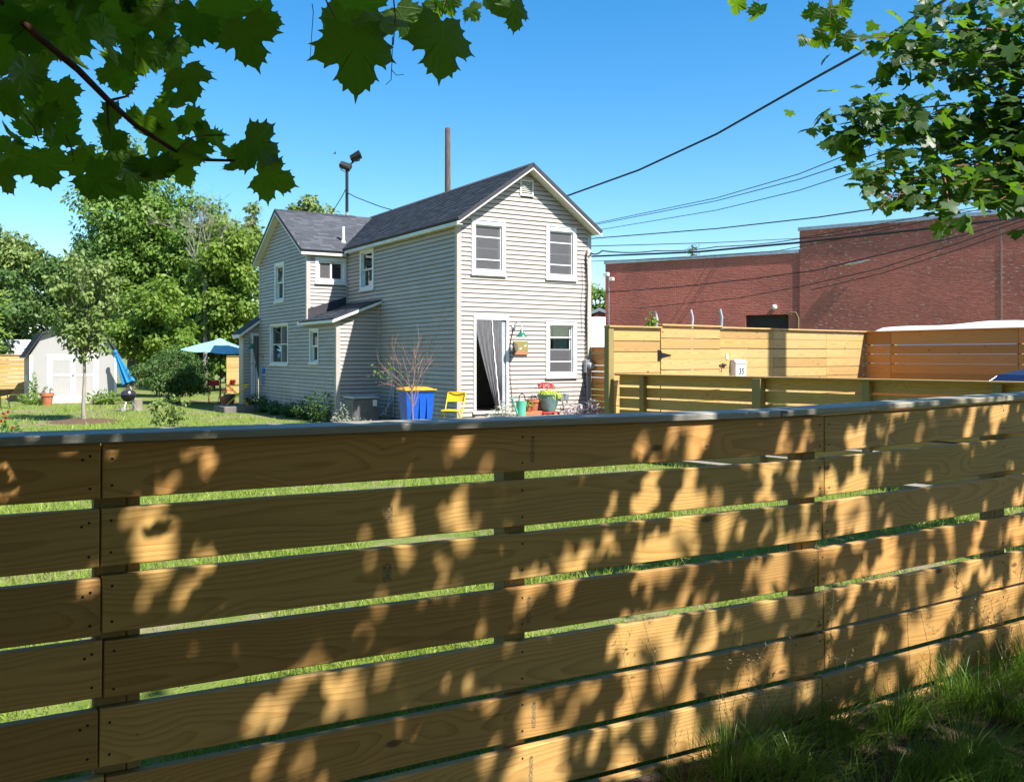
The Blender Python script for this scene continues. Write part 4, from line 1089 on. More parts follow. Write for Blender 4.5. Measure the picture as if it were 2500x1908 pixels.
# sprays of leaves along branches: right-hand branches in view, unseen crown above and behind, filled out to darken the fence
def spray_leaves(rg, a, b, n, spread, size, along=1.0):
    """leaves around the segment a-b, layered like a maple spray"""
    a = np.array(a); b = np.array(b); f = rg.random(n)**along
    p = a+(b-a)*f[:,None]+rg.normal(size=(n,3))*np.array([spread, spread, spread*.55])*(.55+.7*(1-f))[:,None]
    nrm = np.array([.1,-.35,.8])+rg.normal(size=(n,3))*.42
    d = norm(b-a)
    tip = d*.5+np.array([0,-.1,-.75])+rg.normal(size=(n,3))*.5
    return p, nrm, tip, size*(.6+.55*rg.random(n))
RB = [ # branch base, tip, leaves, spread, size
 (at(2680,90,6.3), at(2100,95,5.7), 130, .17, .100), (at(2700,180,6.3), at(2150,160,5.8), 165, .17, .100), (at(2720,260,6.4), at(2010,285,5.7), 227, .16, .100),
 (at(2720,340,6.4), at(2060,330,5.8), 210, .17, .100), (at(2720,420,6.3), at(2110,420,5.7), 165, .16, .100), (at(2720,430,6.2), at(2160,480,5.6), 130, .14, .100),
 (at(2700,150,6.6), at(2300,130,6.4), 288, .24, .104), (at(2700,300,6.6), at(2300,300,6.3), 332, .26, .104), (at(2700,430,6.6), at(2330,420,6.3), 262, .22, .104),
 (at(2720,20,6.2), at(2280,20,6.0), 148, .2, .100), (at(2600,440,6.0), at(2420,500,5.6), 70, .12, .100), (at(2300,420,6.0), at(2320,535,5.5), 22, .09, .098), (at(2260,430,6.0), at(2150,505,5.5), 35, .10, .098),
 (at(3500,120,6.8), at(2640,120,6.5), 288, .32, .14), (at(3500,280,6.8), at(2640,270,6.5), 288, .32, .14), (at(3450,400,6.6), at(2640,390,6.3), 227, .28, .14), (at(3300,0,6.6), at(2640,30,6.3), 227, .3, .14)]
acc = []
for a, b, n, sp, sz in RB:
    acc.append(spray_leaves(rg, a, b, n, sp, sz))
    m = (Vector(a)+Vector(b))/2+Vector((0,0,.06))
    twig([a, m, b], .012, .002, 5)
    for q in range(5):
        f = rg.uniform(.2,.95); s = Vector(a).lerp(Vector(b), f); twig([s, s+Vector(rg.normal(size=3)*[.14,.14,.08])], .003, .001, 4)
P1, N1, T1, S1 = [np.concatenate(x) for x in zip(*acc)]
ppx = 1250+P1[:,0]/P1[:,1]*F; ppy = HOR-(P1[:,2]-CAMZ)/P1[:,1]*F
near = np.where((ppx < 2540) & (ppy > -30) & (ppy < 700))[0]
n_single = min(len(near), 300-len(UL)-2)
score = S1[near]*(1+.35*(2500-ppx[near])/500)                    # the outermost show largest and clearest
single = near[np.argsort(-score)[:n_single]]
for i in single:
    o = link('leaf', leaf_meshes[rg.integers(0,5)], maple)
    n_ = Vector(N1[i]).normalized(); y = Vector(T1[i]); y = (y-n_*y.dot(n_)).normalized(); x = y.cross(n_)
    s = S1[i]
    o.matrix_local = Matrix.Translation(Vector(P1[i])-TB) @ Matrix((x, y, n_)).transposed().to_4x4() @ Matrix.Diagonal((s, s, s, 1))
rest = np.setdiff1d(np.arange(len(P1)), single)
# crown out of view: layered sprays low over the near side of the fence, denser mass above and behind added to block sky light
def near_canopy(seed, dens):
    rg = np.random.default_rng(seed)
    NS = 9000
    cent = np.stack([rg.uniform(-5.0, 11.0, NS), rg.uniform(-7.5, 5.0, NS), 3.1+3.0*rg.random(NS)**1.25], 1)
    gy = cent[:,1]+(cent[:,2]-.9)*.543; gx = cent[:,0]-(cent[:,2]-.9)*.643   # where its shade falls at fence height
    fl = 3.37+.559*gx                                                        # the fence line there
    view_top = np.where(cent[:,0] > .60*cent[:,1]+.9, 0, CAMZ+.42*np.maximum(cent[:,1], 0)+.55)
    keep = (gy < fl+.75) & (gy > fl-4.5) & (gx > -4.2) & (gx < 6.0) & (cent[:,2] > view_top)
    keep &= rg.random(NS) < dens*np.interp(gx, [-2.6,-1.2,-.2,1.0,3.0], [1.55,1.3,.92,.74,.58])          # thinner towards the right end
    cent = cent[keep]
    ac2 = []
    for c in cent:
        a = rg.random()*2*PI; L = rg.uniform(.35,.7); d = np.array([math.cos(a)*L, math.sin(a)*L, -.10])
        ac2.append(spray_leaves(rg, c-d*.5, c+d*.5, int(rg.integers(16,26)), .13, .128))
    return ac2, len(cent)
ac2, n_near = near_canopy(CAN_SEED, CAN_D)
for q in range(2300):  # oversized leaves out of view, added to keep sky light off the fence
    if q < 1150: c = np.array([rg.uniform(-13, 11), rg.uniform(-10, -3.6), rg.uniform(1.2, 7.5)])
    elif q < 1450: c = np.array([rg.uniform(-12, -5.5), rg.uniform(-4, 1.0), rg.uniform(1.2, 7.0)])
    elif q < 1800: c = np.array([rg.uniform(-9, 1.0), rg.uniform(-8, -1.2), rg.uniform(5.5, 9.0)])
    elif q < 2050: c = np.array([rg.uniform(1.0, 8.5), rg.uniform(-8, -3.8), rg.uniform(6.0, 10.0)])
    else: c = np.array([rg.uniform(8.6, 12.5), rg.uniform(-8, 1.5), rg.uniform(2.0, 9.0)])
    a = rg.random()*2*PI; L = rg.uniform(.4,.9); d = np.array([math.cos(a)*L, math.sin(a)*L, -.15])
    ac2.append(spray_leaves(rg, c-d*.5, c+d*.5, 18, .25, .24))
for q in range(0):                                                      # upper crown over the right
    c = np.array([rg.uniform(.5, 4.0), rg.uniform(1.6, 3.2), rg.uniform(5.0, 8.0)]); a = rg.random()*2*PI; d = np.array([math.cos(a)*.7, math.sin(a)*.7, -.1])
    if c[2] > CAMZ+.42*c[1]+.8: ac2.append(spray_leaves(rg, c-d*.5, c+d*.5, 14, .2, .17))
nq = 0
while nq < 420:                                                          # unseen sprays overhead, added to block sky; their shade falls left of the view
    Y_ = rg.uniform(-3, 4.6); z_ = rg.uniform(CAMZ+.42*max(Y_, 0)+.75, 7.5); xm = .317*z_-.6*Y_-.45
    X_ = rg.uniform(-6.5, xm+.01) if xm > -6.4 else None
    if X_ is None: continue
    nq += 1; a = rg.random()*2*PI; d = np.array([math.cos(a)*.6, math.sin(a)*.6, -.1]); c = np.array([X_, Y_, z_])
    ac2.append(spray_leaves(rg, c-d*.5, c+d*.5, 16, .22, .20))
P2, N2, T2, S2 = [np.concatenate(x) for x in zip(*ac2)]
vt = np.where(P2[:,0] > .60*P2[:,1]+.4, 0, CAMZ+.42*np.maximum(P2[:,1], 0)+.30)
ok = P2[:,2] > np.where(P2[:,1] > -.5, vt, .3)
P2, N2, T2, S2 = P2[ok], N2[ok], T2[ok], S2[ok]
PA = np.concatenate([P1[rest], P2])-np.array(TB); NA = np.concatenate([N1[rest], N2]); TA = np.concatenate([T1[rest], T2]); SA = np.concatenate([S1[rest], S2])
V, Fc = scatter(MAPLE_LO[0], MAPLE_LO[1], PA, NA, TA, SA)
tag(np_mesh('leaves', V, Fc, LM['maple'], maple, 3, np.repeat(rg.random(len(PA)), len(MAPLE_LO[0]))), kind='stuff')
print('maple leaves', len(PA), 'sprays', n_near, 'single', len(single)+len(UL))
# trunk and limbs
mb = MB()
mb.tube([(0,0,-.2),(0,0,.3),(.05,0,1.5),(.0,.05,3.0),(-.1,0,4.6),(0,0,6.5),(.1,0,8.6)], [.42,.33,.29,.26,.21,.14,.03], 14)
def limb(pts, r0, r1):
    pts = [Vector(p)-TB for p in pts]; k = len(pts); mb.tube(pts, [r0+(r1-r0)*i/(k-1) for i in range(k)], 8)
tz = TB
limb([tz+Vector((0,.05,3.0)), (5.6,1.2,3.9), (5.4,3.8,4.3), (4.2,5.9,4.0)], .12, .03)
limb([tz+Vector((-.05,0,3.8)), (2.8,-.6,4.6), (.2,.0,4.4), (-2.0,1.2,3.2), (-1.3,1.95,2.45)], .11, .01)
limb([tz+Vector((0,0,4.4)), (3.2,.4,5.3), (1.6,1.2,5.0), (.5,1.7,3.6)], .08, .012)
limb([tz+Vector((0,0,4.8)), (4.2,.8,5.8), (3.6,2.0,5.2)], .07, .012)
limb([tz+Vector((0,0,5.2)), (2.6,-1.5,6.4), (.0,-2.0,6.4)], .08, .012)
limb([tz+Vector((0,0,5.6)), (6.4,-1.0,6.5), (7.6,.2,6.4)], .07, .012)
limb([tz+Vector((0,0,5.0)), (4.0,-3.2,6.2), (2.6,-4.6,6.2)], .07, .012)
mb.build('trunk', M['bark'], maple, True, 60); tag(tw.build('twigs', M['twig'], maple, True, 60), kind='stuff')

# ================================================================== grass
M['grass'] = leaf_mat('grass_blade', (.17,.25,.03), (.33,.38,.075), (.32,.46,.05), .30, .5, .25)
M['grass_long'] = leaf_mat('long_grass_blade', (.07,.15,.018), (.15,.235,.04), (.24,.44,.04), .35, .38, .45)
M['seed'] = leaf_mat('grass_seed_head', (.40,.32,.20), (.28,.22,.13), (.4,.33,.2), .3)
def blades(pos, h, w, lean, rg, seg=2):
    """tapered bent blades; lean is a horizontal vector at the tip"""
    n = len(pos); a = rg.random(n)*2*PI; side = np.stack([np.cos(a), np.sin(a), np.zeros(n)], 1)*w[:,None]*.5
    up = np.array([0,0,1.0])
    if seg == 1:
        V = np.stack([pos-side, pos+side, pos+up*h[:,None]+lean], 1); tf = np.array([(0,1,2)])
    else:
        rows_ = []; 
        for i in range(seg):
            f = i/seg; c = pos+up*(h*f*(1-.12*f))[:,None]+lean*(f**1.8); rows_ += [c-side*(1-f*.75), c+side*(1-f*.75)]
        rows_.append(pos+up*(h*.86)[:,None]+lean); V = np.stack(rows_, 1); tf = []
        for i in range(seg-1): tf += [(2*i, 2*i+1, 2*i+3), (2*i, 2*i+3, 2*i+2)]
        tf.append((2*seg-2, 2*seg-1, 2*seg)); tf = np.array(tf)
    k = V.shape[1]; Fc = (tf[None]+(np.arange(n)*k)[:,None,None]).reshape(-1,3)
    return V.reshape(-1,3), Fc, k
rg = np.random.default_rng(101)
n = 190000
py = rg.uniform(985, 1900, n); px = rg.uniform(-150, 2650, n)
Y = 1.7*F/(py-HOR); X = (px-1250)/F*Y
# behind the fence, off the house, the drive and the mulch ring
ft = (X-FO.x)*FU.x+(Y-FO.y)*FU.y; fy = (X-FO.x)*FN.x+(Y-FO.y)*FN.y
ha = (X-HC.x)*HU.x+(Y-HC.y)*HU.y; hq = (X-HC.x)*HB.x+(Y-HC.y)*HB.y
ok = (fy > .06) & ~((ha > -.1) & (ha < 4.2) & (hq > -1.5)) & ~((ha > -1.4) & (ha < 1) & (hq > 4.1))
e2 = np.array([.746,.667]); ld = (X-BP.x)*e2[0]+(Y-BP.y)*e2[1]
ok &= ld < .05
def lownoise(X, Y, s, seed):
    r_ = np.random.default_rng(seed); out = np.zeros_like(X)
    for k in range(5):
        a = r_.random()*2*PI; f = s*(.6+r_.random()*1.6); out += np.sin((X*math.cos(a)+Y*math.sin(a))*f+r_.random()*6)
    return out/5
mu = g0(205,23.2); ok &= ((X-mu.x)**2/1.0+(Y-mu.y)**2/1.0) > .75
thin = np.clip(.50+lownoise(X, Y, 1.5, 4)*.9+lownoise(X, Y, 4.0, 6)*.5, .06, 1)
thin = np.where(Y > 9, np.clip(thin+.35, 0, 1), thin)
ok &= rg.random(n) < thin
X, Y, thin = X[ok], Y[ok], thin[ok]; n = len(X)
pos = np.stack([X, Y, np.zeros(n)], 1)
h = (.035+.05*rg.random(n))*(.6+.7*thin)*np.clip(.9+.015*Y, .9, 1.15); w = .0042+.00075*Y
lean = rg.normal(size=(n,3))*[1,1,0]*h[:,None]*.55
V, Fc, k = blades(pos, h, w, lean, rg, 1)
tag(np_mesh('lawn_grass', V, Fc, M['grass'], None, 3, np.repeat(rg.random(n)*.55+.45*(lownoise(X, Y, 2.2, 8)*.5+.5), k)), 'mown green lawn grass of the yard behind the fence', 'grass', kind='stuff')
# long tufts on the near side, bottom right
rg = np.random.default_rng(102); PP, HH, LL, WW = [], [], [], []
tufts = []
for q in range(150):
    t = rg.uniform(.45, 4.4); y = -rg.uniform(.03, 1.35)
    if y < -.35-.32*(t-.6)*1.0 and rg.random() < .55: continue
    tufts.append((t, y))
for t, y in tufts:
    c = fpt(t, y); m = int(rg.integers(60, 140)); a = rg.random(m)*2*PI
    r_ = rg.random(m)**.7*.10
    bias = np.array([FN.x*-.6+.15, FN.y*-.6, 0])
    p = np.array(c)+np.stack([np.cos(a)*r_, np.sin(a)*r_, np.zeros(m)], 1)
    hh = rg.uniform(.16,.34)*(.55+.6*rg.random(m))
    ll = (np.stack([np.cos(a), np.sin(a), np.zeros(m)], 1)*.75+bias*.6)*(hh*(.35+.9*rg.random(m)))[:,None]
    ll[:,2] = -hh*.25*rg.random(m)
    PP.append(p); HH.append(hh); LL.append(ll); WW.append(.0032+.003*rg.random(m))
PP, HH, LL, WW = map(np.concatenate, (PP, HH, LL, WW))
V, Fc, k = blades(PP, HH, WW, LL, rg, 4)
tag(np_mesh('long_grass', V, Fc, M['grass_long'], None, 3, np.repeat(rg.random(len(PP)), k)), 'long arching green grass tufts at the foot of the foreground fence', 'grass', kind='stuff')
rg = np.random.default_rng(103); mb = MB(); SP = []; ST = []
for q in range(46):
    t = rg.uniform(.5, 4.1); y = -rg.uniform(.08, .75); c = fpt(t, y); H = rg.uniform(.45,.85)
    d = Vector((rg.normal()*.14, rg.normal()*.10, 1))
    pts = [c, c+d*H*.5+Vector((rg.normal()*.02,0,0)), c+d*H+Vector((rg.normal()*.05,0,-.02))]
    mb.tube(pts, [.0012,.0010,.0005], 4, cap=False)
    for j in range(int(rg.integers(4, 9))):
        f = rg.uniform(.62, 1.0); s = pts[1].lerp(pts[2], (f-.5)*2); e = s+Vector(rg.normal(size=3)*.035)+Vector((0,0,.03))
        mb.tube([s, e], .0005, 3, cap=False)
        for u in range(4): SP.append(tuple(s.lerp(e, .4+.2*u)+Vector(rg.normal(size=3)*.004))); ST.append(tuple((e-s).normalized()))
mb.v and tag(mb.build('seed_stalks', M['seed']), 'thin dry grass stalks standing against the foreground fence', 'grass', kind='stuff')
SP = np.array(SP); ST = np.array(ST); n = len(SP)
V, Fc = scatter(NARROW[0], NARROW[1], SP, rand_unit(n, rg), ST+rg.normal(size=(n,3))*.3, .014*(.7+.6*rg.random(n)))
tag(np_mesh('seed_heads', V, Fc, M['seed'], None, 3, np.repeat(rg.random(n), 4)), 'tan grass seed heads in front of the foreground fence', 'grass', kind='stuff')
# leaf litter on the soil
n = 900; t = rg.uniform(.3, 6, n); y = -rg.uniform(.05, 2.5, n)
pos = np.array([tuple(fpt(a, b, .012)) for a, b in zip(t, y)])
V, Fc = scatter(OVAL[0], OVAL[1], pos, np.array([0,0,1.0])+rg.normal(size=(n,3))*.35, rand_unit(n, rg)*[1,1,.1], .05*(.5+rg.random(n)))
M['litter'] = leaf_mat('dry_leaf', (.16,.085,.035), (.08,.04,.02), (.1,.05,.02), .1)
tag(np_mesh('leaf_litter', V, Fc, M['litter'], None, 3, np.repeat(rg.random(n), 4)), 'brown dry leaves scattered on the soil at lower right', 'leaves', kind='stuff')

# low plants along the house and shed
def plant(name, label, base, spread, height, n, size, mat, seed, tmpl=OVAL, group=None, cat='plant'):
    rg = np.random.default_rng(seed); t = thing(name, label, cat, base, 0, group)
    f = rg.random(n); a = rg.random(n)*2*PI; r_ = np.sqrt(rg.random(n))
    pos = np.stack([np.cos(a)*r_*spread[0]*(.4+.6*f), np.sin(a)*r_*spread[1]*(.4+.6*f), height*f*(1-.55*r_**2)], 1)
    nrm = rg.normal(size=(n,3))*.5+[0,-.2,.7]; tip = pos*[1,1,.2]/max(spread)+rg.normal(size=(n,3))*.4+[0,0,.1]
    V, Fc = scatter(tmpl[0], tmpl[1], pos, nrm, tip, size*(.6+.7*rg.random(n)))
    np_mesh('foliage', V, Fc, mat, t, 3, np.repeat(rg.random(n), len(tmpl[0])))
    mb = MB()
    for q in range(7):
        e = Vector(pos[rg.integers(0, n)]); mb.tube([Vector((rg.normal()*.05, rg.normal()*.05, -.05)), e*.6, e], [.006,.004,.002], 4)
    mb.build('stem', M['weed_stem'], t); return t
M['weed_stem'] = pm('green_stem', (.10,.14,.05), rough=.7)
def hp(a, q, z=0): return HC+HU*a+HB*q+Vector((0,0,z))
gw = 'weeds along the house wall'
for i, (q, hh, lab) in enumerate(((10.4,.55,'bushy weeds at the porch end of the gable wall'),(9.2,.42,'low weeds under the large window of the wing'),(8.1,.36,'low weeds midway along the wing wall'),
        (6.9,.45,'weeds left of the small lean-to window'),(5.7,.62,'taller weeds under the small lean-to window'),(4.7,.85,'tallest weeds at the lean-to corner'))):
    plant('wall_weeds', lab, hp(-WG-.28, q), (.45,.28), hh, 700, .075, LM['weed'], 200+i, group=gw)
plant('silver_shrub', 'pale silvery shrub in front of the air conditioner', g0(868,20.4)+Vector((0,0,0)), (.5,.25), .30, 300, .09, LM['pale'], 210, NARROW)
plant('silver_shrub', 'small pale shrub at the lean-to corner beside the air conditioner', g0(832,20.6), (.2,.2), .62, 160, .085, LM['pale'], 211, NARROW)
plant('fern_clump', 'green leafy clump at the right foot of the shed', g0(252,31.5), (.7,.4), .50, 600, .15, LM['yellow_far'], 212, NARROW)
plant('fern_clump', 'green weeds at the left foot of the shed', g0(82,31.4), (.6,.35), .45, 450, .13, LM['yellow_far'], 213, NARROW)
plant('climbing_weed', 'tall green weed climbing the left shed corner', g0(81,32.0), (.13,.12), 1.15, 260, .10, LM['maple_far'], 214)
for i, (a, q, lab) in enumerate(((.55,-.95,'tan grassy lavender left of the door slab'),(2.55,-.75,'lavender clump right of the flower pot'),(3.15,-.7,'lavender clump below the electric meter'))):
    plant('lavender', lab, hp(a, q, .1), (.30,.22), .62, 380, .10, LM['lavender'] if i else LM['pale'], 220+i, NARROW, 'lavender by the front door')
plant('white_flowers', 'low white flowers under the yellow folding chair', hp(-.05,-1.0,.05), (.5,.25), .30, 300, .06, LM['pale'], 224)
plant('rose_leaves', 'rose bush foliage with red blooms at the left edge of the lawn', atz(12,14.0), (.42,.35), .72, 420, .075, LM['weed'], 225, cat='rose bush')
rs = bpy.data.objects['rose_leaves']
rg = np.random.default_rng(6)
for (px, py) in ((8,1012),(20,1008),(14,1022),(31,1046),(2,1030)):
    c = at(px, py, 14.0)-Vector(rs.location); m = 22
    d = rand_unit(m, rg)*[1,1,.7]
    V, Fc = scatter(OVAL[0], OVAL[1], np.array(c)+d*.012, d, d+[0,0,.8], np.full(m, .042)); np_mesh('rose_bloom', V, Fc, LM['redpetal'], rs, 3, np.repeat(rg.random(m), 4))
# mulch ring
mb = MB(); prof = [(.0,.075),(.35,.07),(.62,.045),(.86,.01),(.95,-.02)]; mb.lathe(prof[::-1], 28, c=(mu.x, mu.y, 0))
tag(mb.build('mulch_ring', M['mulch'], None, True, 80), 'round bed of brown mulch at the foot of the young tree', 'mulch')
# feathery compound leaves at the left edge
sm = thing('sumac_branch', 'feathery compound leaves reaching in at the left edge above the fence', 'branch', atz(-60, 21))
rg = np.random.default_rng(44); mbs = MB(); mbs.tube([(0,0,-.1),(0,0,1.6),(.12,0,2.9)], [.03,.025,.012], 6)
for k in range(9):
    z = 1.9+k*.16; p0 = Vector((.05+.02*k*.5, 0, z)); L = .62+.12*rg.random(); d = Vector((.9, rg.normal()*.25, .25-.05*rg.random())).normalized()
    pts = [p0+d*L*f+Vector((0,0,-.22*f*f)) for f in (0,.25,.5,.75,1)]; mbs.tube(pts, .004, 4)
    pos, tips = [], []
    for j in range(11):
        f = .15+.085*j; i = min(3, int(f*4)); p = pts[i].lerp(pts[i+1], f*4-i)
        for s in (-1,1):
            pos.append(tuple(p)); tips.append(tuple(Vector((d.x*.35, .5*s, -.5 if s > 0 else .45))))
    pos = np.array(pos); tips = np.array(tips)
    V, Fc = scatter(NARROW[0], NARROW[1], pos, np.array([0,-.6,.5])+rg.normal(size=pos.shape)*.2, tips, np.full(len(pos), .15))
    np_mesh('compound_leaf', V, Fc, LM['yellow_far'], sm, 3, np.repeat(rg.random(len(pos)), 4))
mbs.build('stem', M['bark_light'], sm)

# ================================================================== things by the front door
def wall_thing(name, label, cat, group=None): return thing(name, label, cat, HC, HA, group)
def gooseneck(label, s, z, Mw, r=.125):
    t = wall_thing('gooseneck_lamp', label, 'lamp')
    mb = MB(Mw); mb.lathe([(.055,0),(.05,.02),(.02,.035)], 14, c=(s,.017,z), M=Matrix.Rotation(-PI/2,3,'X'))
    pts = [(s,.03,z)]+[(s+.03*math.sin(a), .20-.17*math.cos(a), z+.14*math.sin(a)) for a in (.3,.8,1.3,1.8,2.3,2.8)]+[(s,.37,z-.05)]
    mb.tube(pts, .011, 8); mb.build('arm', M['grey_metal'], t, True)
    mb = MB(Mw); c = (s,.37,z-.21)
    mb.lathe([(r,.0),(r*.94,.022),(r*.62,.07),(r*.36,.105),(r*.34,.15),(r*.20,.165),(r*.18,.158),(r*.30,.10),(r*.56,.064),(r*.88,.018),(r*.97,-.002)], 24, c=c); mb.build('shade', M['green_enamel'], t, True, 50)
    mb = MB(Mw); mb.ball((c[0],c[1],c[2]+.05), .03); mb.build('bulb', M['white'], t, True)
    return t
gooseneck('green enamel gooseneck lamp on the front wall above the painting', 1.44, 2.335, MF)
gooseneck('green gooseneck lamp beside the rear side door', -1.52, 2.12, MX, .13)
def canvas_mat():
    m, nd, lk, b = newmat('painted_canvas')
    tc = nd.new('ShaderNodeTexCoord').outputs['Object']; sx = nd.new('ShaderNodeSeparateXYZ'); lk.new(tc, sx.inputs[0])
    n = noise_n(nd, lk, tc, 9, 4)
    f = ramp_n(nd, lk, math_n(nd, lk, 'MULTIPLY_ADD', n, .25, math_n(nd, lk, 'ADD', sx.outputs[2], -1.87)), [(.02, 0), (.10, 1)])
    lk.new(mix_n(nd, lk, f, (.42,.16,.07), (.23,.19,.05)), b.inputs['Base Color']); b.inputs['Roughness'].default_value = .7
    return m
M['canvas'] = canvas_mat()
pt_ = wall_thing('painting', 'small square painting of white birds on the wall below the green lamp', 'painting')
mb = MB(MF); mb.cbox(1.43,1.81,.02,.06,1.72,2.03,.004); mb.build('canvas', M['canvas'], pt_)
mb = MB(MF); mb.prism([(1.43,.0605,1.76),(1.43,.0605,2.0),(1.52,.0605,1.97),(1.55,.0605,1.86),(1.51,.0605,1.78)], (0,.0015,0)); mb.build('dark_shape', M['bark'], pt_)
for s, z in ((1.60,1.865),(1.73,1.93)):
    mb = MB(MF); mb.prism([(s-.04,.0605,z+.02),(s-.005,.0605,z-.005),(s+.035,.0605,z+.035),(s+.02,.0605,z-.02),(s-.01,.0605,z-.03)], (0,.002,0)); mb.build('bird', M['white'], pt_)
# electric meter, conduits and service cable on the corner
em = wall_thing('electric_meter', 'grey electric meter box with round glass dial on the house corner', 'meter')
mb = MB(MF); mb.cbox(3.40,3.58,.02,.13,1.29,1.60,.008); mb.build('box', M['grey_metal'], em)
mb = MB(MF); mb.lathe([(.085,0),(.085,.05),(.07,.10),(.0,.11)], 18, c=(3.53,.125,1.46), M=Matrix.Rotation(-PI/2,3,'X')); mb.build('dial', M['pvc'], em, True)
mb = MB(MF); mb.tube([(3.49,.06,1.29),(3.49,.06,.5),(3.47,.07,.32),(3.40,.10,.2)], .018, 8); mb.build('conduit', M['pvc'], em, True)
mb = MB(MF)
for ds in (-.018, .018): mb.tube([(3.49+ds,.05,1.60),(3.48+ds*.6,.045,2.6),(3.50+ds,.05,3.4),(3.47+ds*.5,.045,4.05),(3.49,.06,4.22)], .011, 6)
mb.tube([(3.36,.03,3.9),(3.38,.03,3.3),(3.33,.03,2.9),(3.37,.03,2.2)], .004, 5)
mb.tube([(3.42,.03,1.29),(3.44,.03,1.05),(3.50,.03,.85),(3.42,.03,.72),(3.36,.03,.88),(3.44,.03,.95),(3.52,.03,.9)], .007, 6); mb.build('cable', M['cable'], em, True)
lw = wall_thing('lamp_cable', 'thin black cable running from the lamp down the front wall to the ground', 'cable')
mb = MB(MF); mb.tube([(1.43,.03,2.28),(1.36,.03,2.05),(1.345,.04,1.9),(1.33,.04,1.3),(1.38,.03,.9),(1.42,.04,.45)], .006, 6); mb.build('wire', M['cable'], lw)
# door slab
sl = wall_thing('door_slab', 'tan stone slab step in front of the front door', 'step')
mb = MB(); mb.cbox(.38,2.75,-1.05,-.06,.02,.36,.025); mb.build('slab', M['stone'], sl)
mb = MB(); mb.cbox(.55,1.35,-.50,-.10,.361,.375,.004); tag(mb.build('door_mat', M['mesh'], wall_thing('door_mat', 'dark doormat on the slab below the door opening', 'mat')))
# pots
def pot(name, label, loc, prof, mat, cat='pot', n=22, group=None):
    t = thing(name, label, cat, loc, 0, group); mb = MB(); mb.lathe(prof, n); mb.build('pot_body', mat, t, True, 40)
    return t
TP = lambda r_, h: [(r_*.66,0),(r_*.88,h*.74),(r_,h*.75),(r_*1.02,h),(r_*.9,h),(r_*.82,h*.8),(r_*.0,h*.78)]
tp = pot('flower_pot', 'large teal glazed pot of red flowers and lime leaves right of the door', hp(2.13,-.42,.43), [(.15,0),(.20,.12),(.235,.28),(.245,.36),(.26,.37),(.26,.395),(.23,.395),(.215,.36),(.0,.34)], M['teal_pot'])
rg = np.random.default_rng(61); n = 210
d = rand_unit(n, rg); d[:,2] = np.abs(d[:,2])*.6+.1
pos = np.array([.03,0,.36])+d*[.26,.22,.24]*rg.random((n,1))**.5
V, Fc = scatter(NARROW[0], NARROW[1], pos, d+[0,-.3,.5], d+[0,0,-.2], .13*(.6+.6*rg.random(n))); np_mesh('lime_leaves', V, Fc, LM['lime'], tp, 3, np.repeat(rg.random(n), 4))
n = 170; d = rand_unit(n, rg); d[:,2] = np.abs(d[:,2])
pos = np.array([-.07,.03,.50])+d*[.23,.16,.16]; V, Fc = scatter(OVAL[0], OVAL[1], pos, d, d+[0,0,.4], .055*(.7+.5*rg.random(n))); np_mesh('red_flowers', V, Fc, LM['redpetal'], tp, 3, np.repeat(rg.random(n), 4))
st = thing('plant_stand', 'low red plant stand under the teal flower pot', 'stand', hp(2.13,-.42,.362), HA)
mb = MB(); mb.cbox(-.25,.25,-.16,.16,.040,.066,.004); mb.build('stand_top', M['red'], st)
for sx in (-.2,.2):
    for sy in (-.12,.12): MB().box(sx-.02,sx+.02,sy-.02,sy+.02,0,.039).build('leg', M['red'], st)
pot('clay_pot', 'larger clay pot behind the small one beside the watering can', hp(1.78,-.30,.46), TP(.16,.25), M['terracotta'])
t = pot('clay_pot', 'smaller clay pot with a green plant beside the watering can', hp(1.56,-.46,.46), TP(.11,.15), M['terracotta'])
rg = np.random.default_rng(62); n = 60; d = rand_unit(n, rg); d[:,2] = np.abs(d[:,2]); V, Fc = scatter(OVAL[0], OVAL[1], np.array([0,0,.13])+d*.10, d+[0,0,.5], d, .075*(.7+.5*rg.random(n))); np_mesh('plant', V, Fc, LM['yellow_far'], t, 3, np.repeat(rg.random(n), 4))
mb = MB(); mb.cbox(-.28,.22,-.17,.17,0,.09,.01); t = thing('stone_block', 'dark rusty block under the two clay pots', 'block', hp(1.68,-.36,.362), HA); mb.build('block', M['terracotta'], t)
wc = thing('watering_can', 'mint green watering can on the slab beside the door', 'watering can', hp(1.28,-.60,.362), HA)
mb = MB(); mb.lathe([(.10,0),(.105,.02),(.10,.10),(.115,.28),(.12,.34),(.105,.34),(.0,.33)], 20); mb.build('can_body', M['mint'], wc, True)
mb = MB(); mb.tube([(-.09,0,.05),(-.16,0,.20),(-.22,0,.36)], [.03,.022,.018], 10); mb.lathe([(.02,0),(.045,.05),(.045,.06)], 12, c=(-.22,0,.35), M=Matrix.Rotation(-.5,3,'Y')); mb.build('spout', M['mint'], wc, True)
mb = MB(); mb.tube([(-.06,0,.33),(-.05,0,.45),(.02,0,.50),(.09,0,.45),(.11,0,.30)], .012, 8); mb.build('handle', M['rubber'], wc, True)
fl = thing('garden_floodlight', 'twin grey floodlights on a stake right of the flower pot', 'floodlight', hp(2.66,-.35,.1), HA)
mb = MB(); mb.tube([(0,0,0),(-.05,0,.30),(-.09,0,.55)], .012, 7); mb.build('stake', M['black_metal'], fl)
for dx, a in ((-.16,-.35), (-.02,.15)):
    mb = MB(Matrix.Translation((dx,-.03,.64)) @ Matrix.Rotation(a,4,'Y')); mb.cbox(-.06,.06,-.05,.05,-.08,.08,.008); mb.box(-.05,.05,-.056,-.0505,-.07,.07); mb.build('lamp_head', M['grey_metal'], fl)
mb = MB(); mb.box(.30,.36,-.16,-.155,.35,.45); t = mb.build('tag', M['white'], fl)
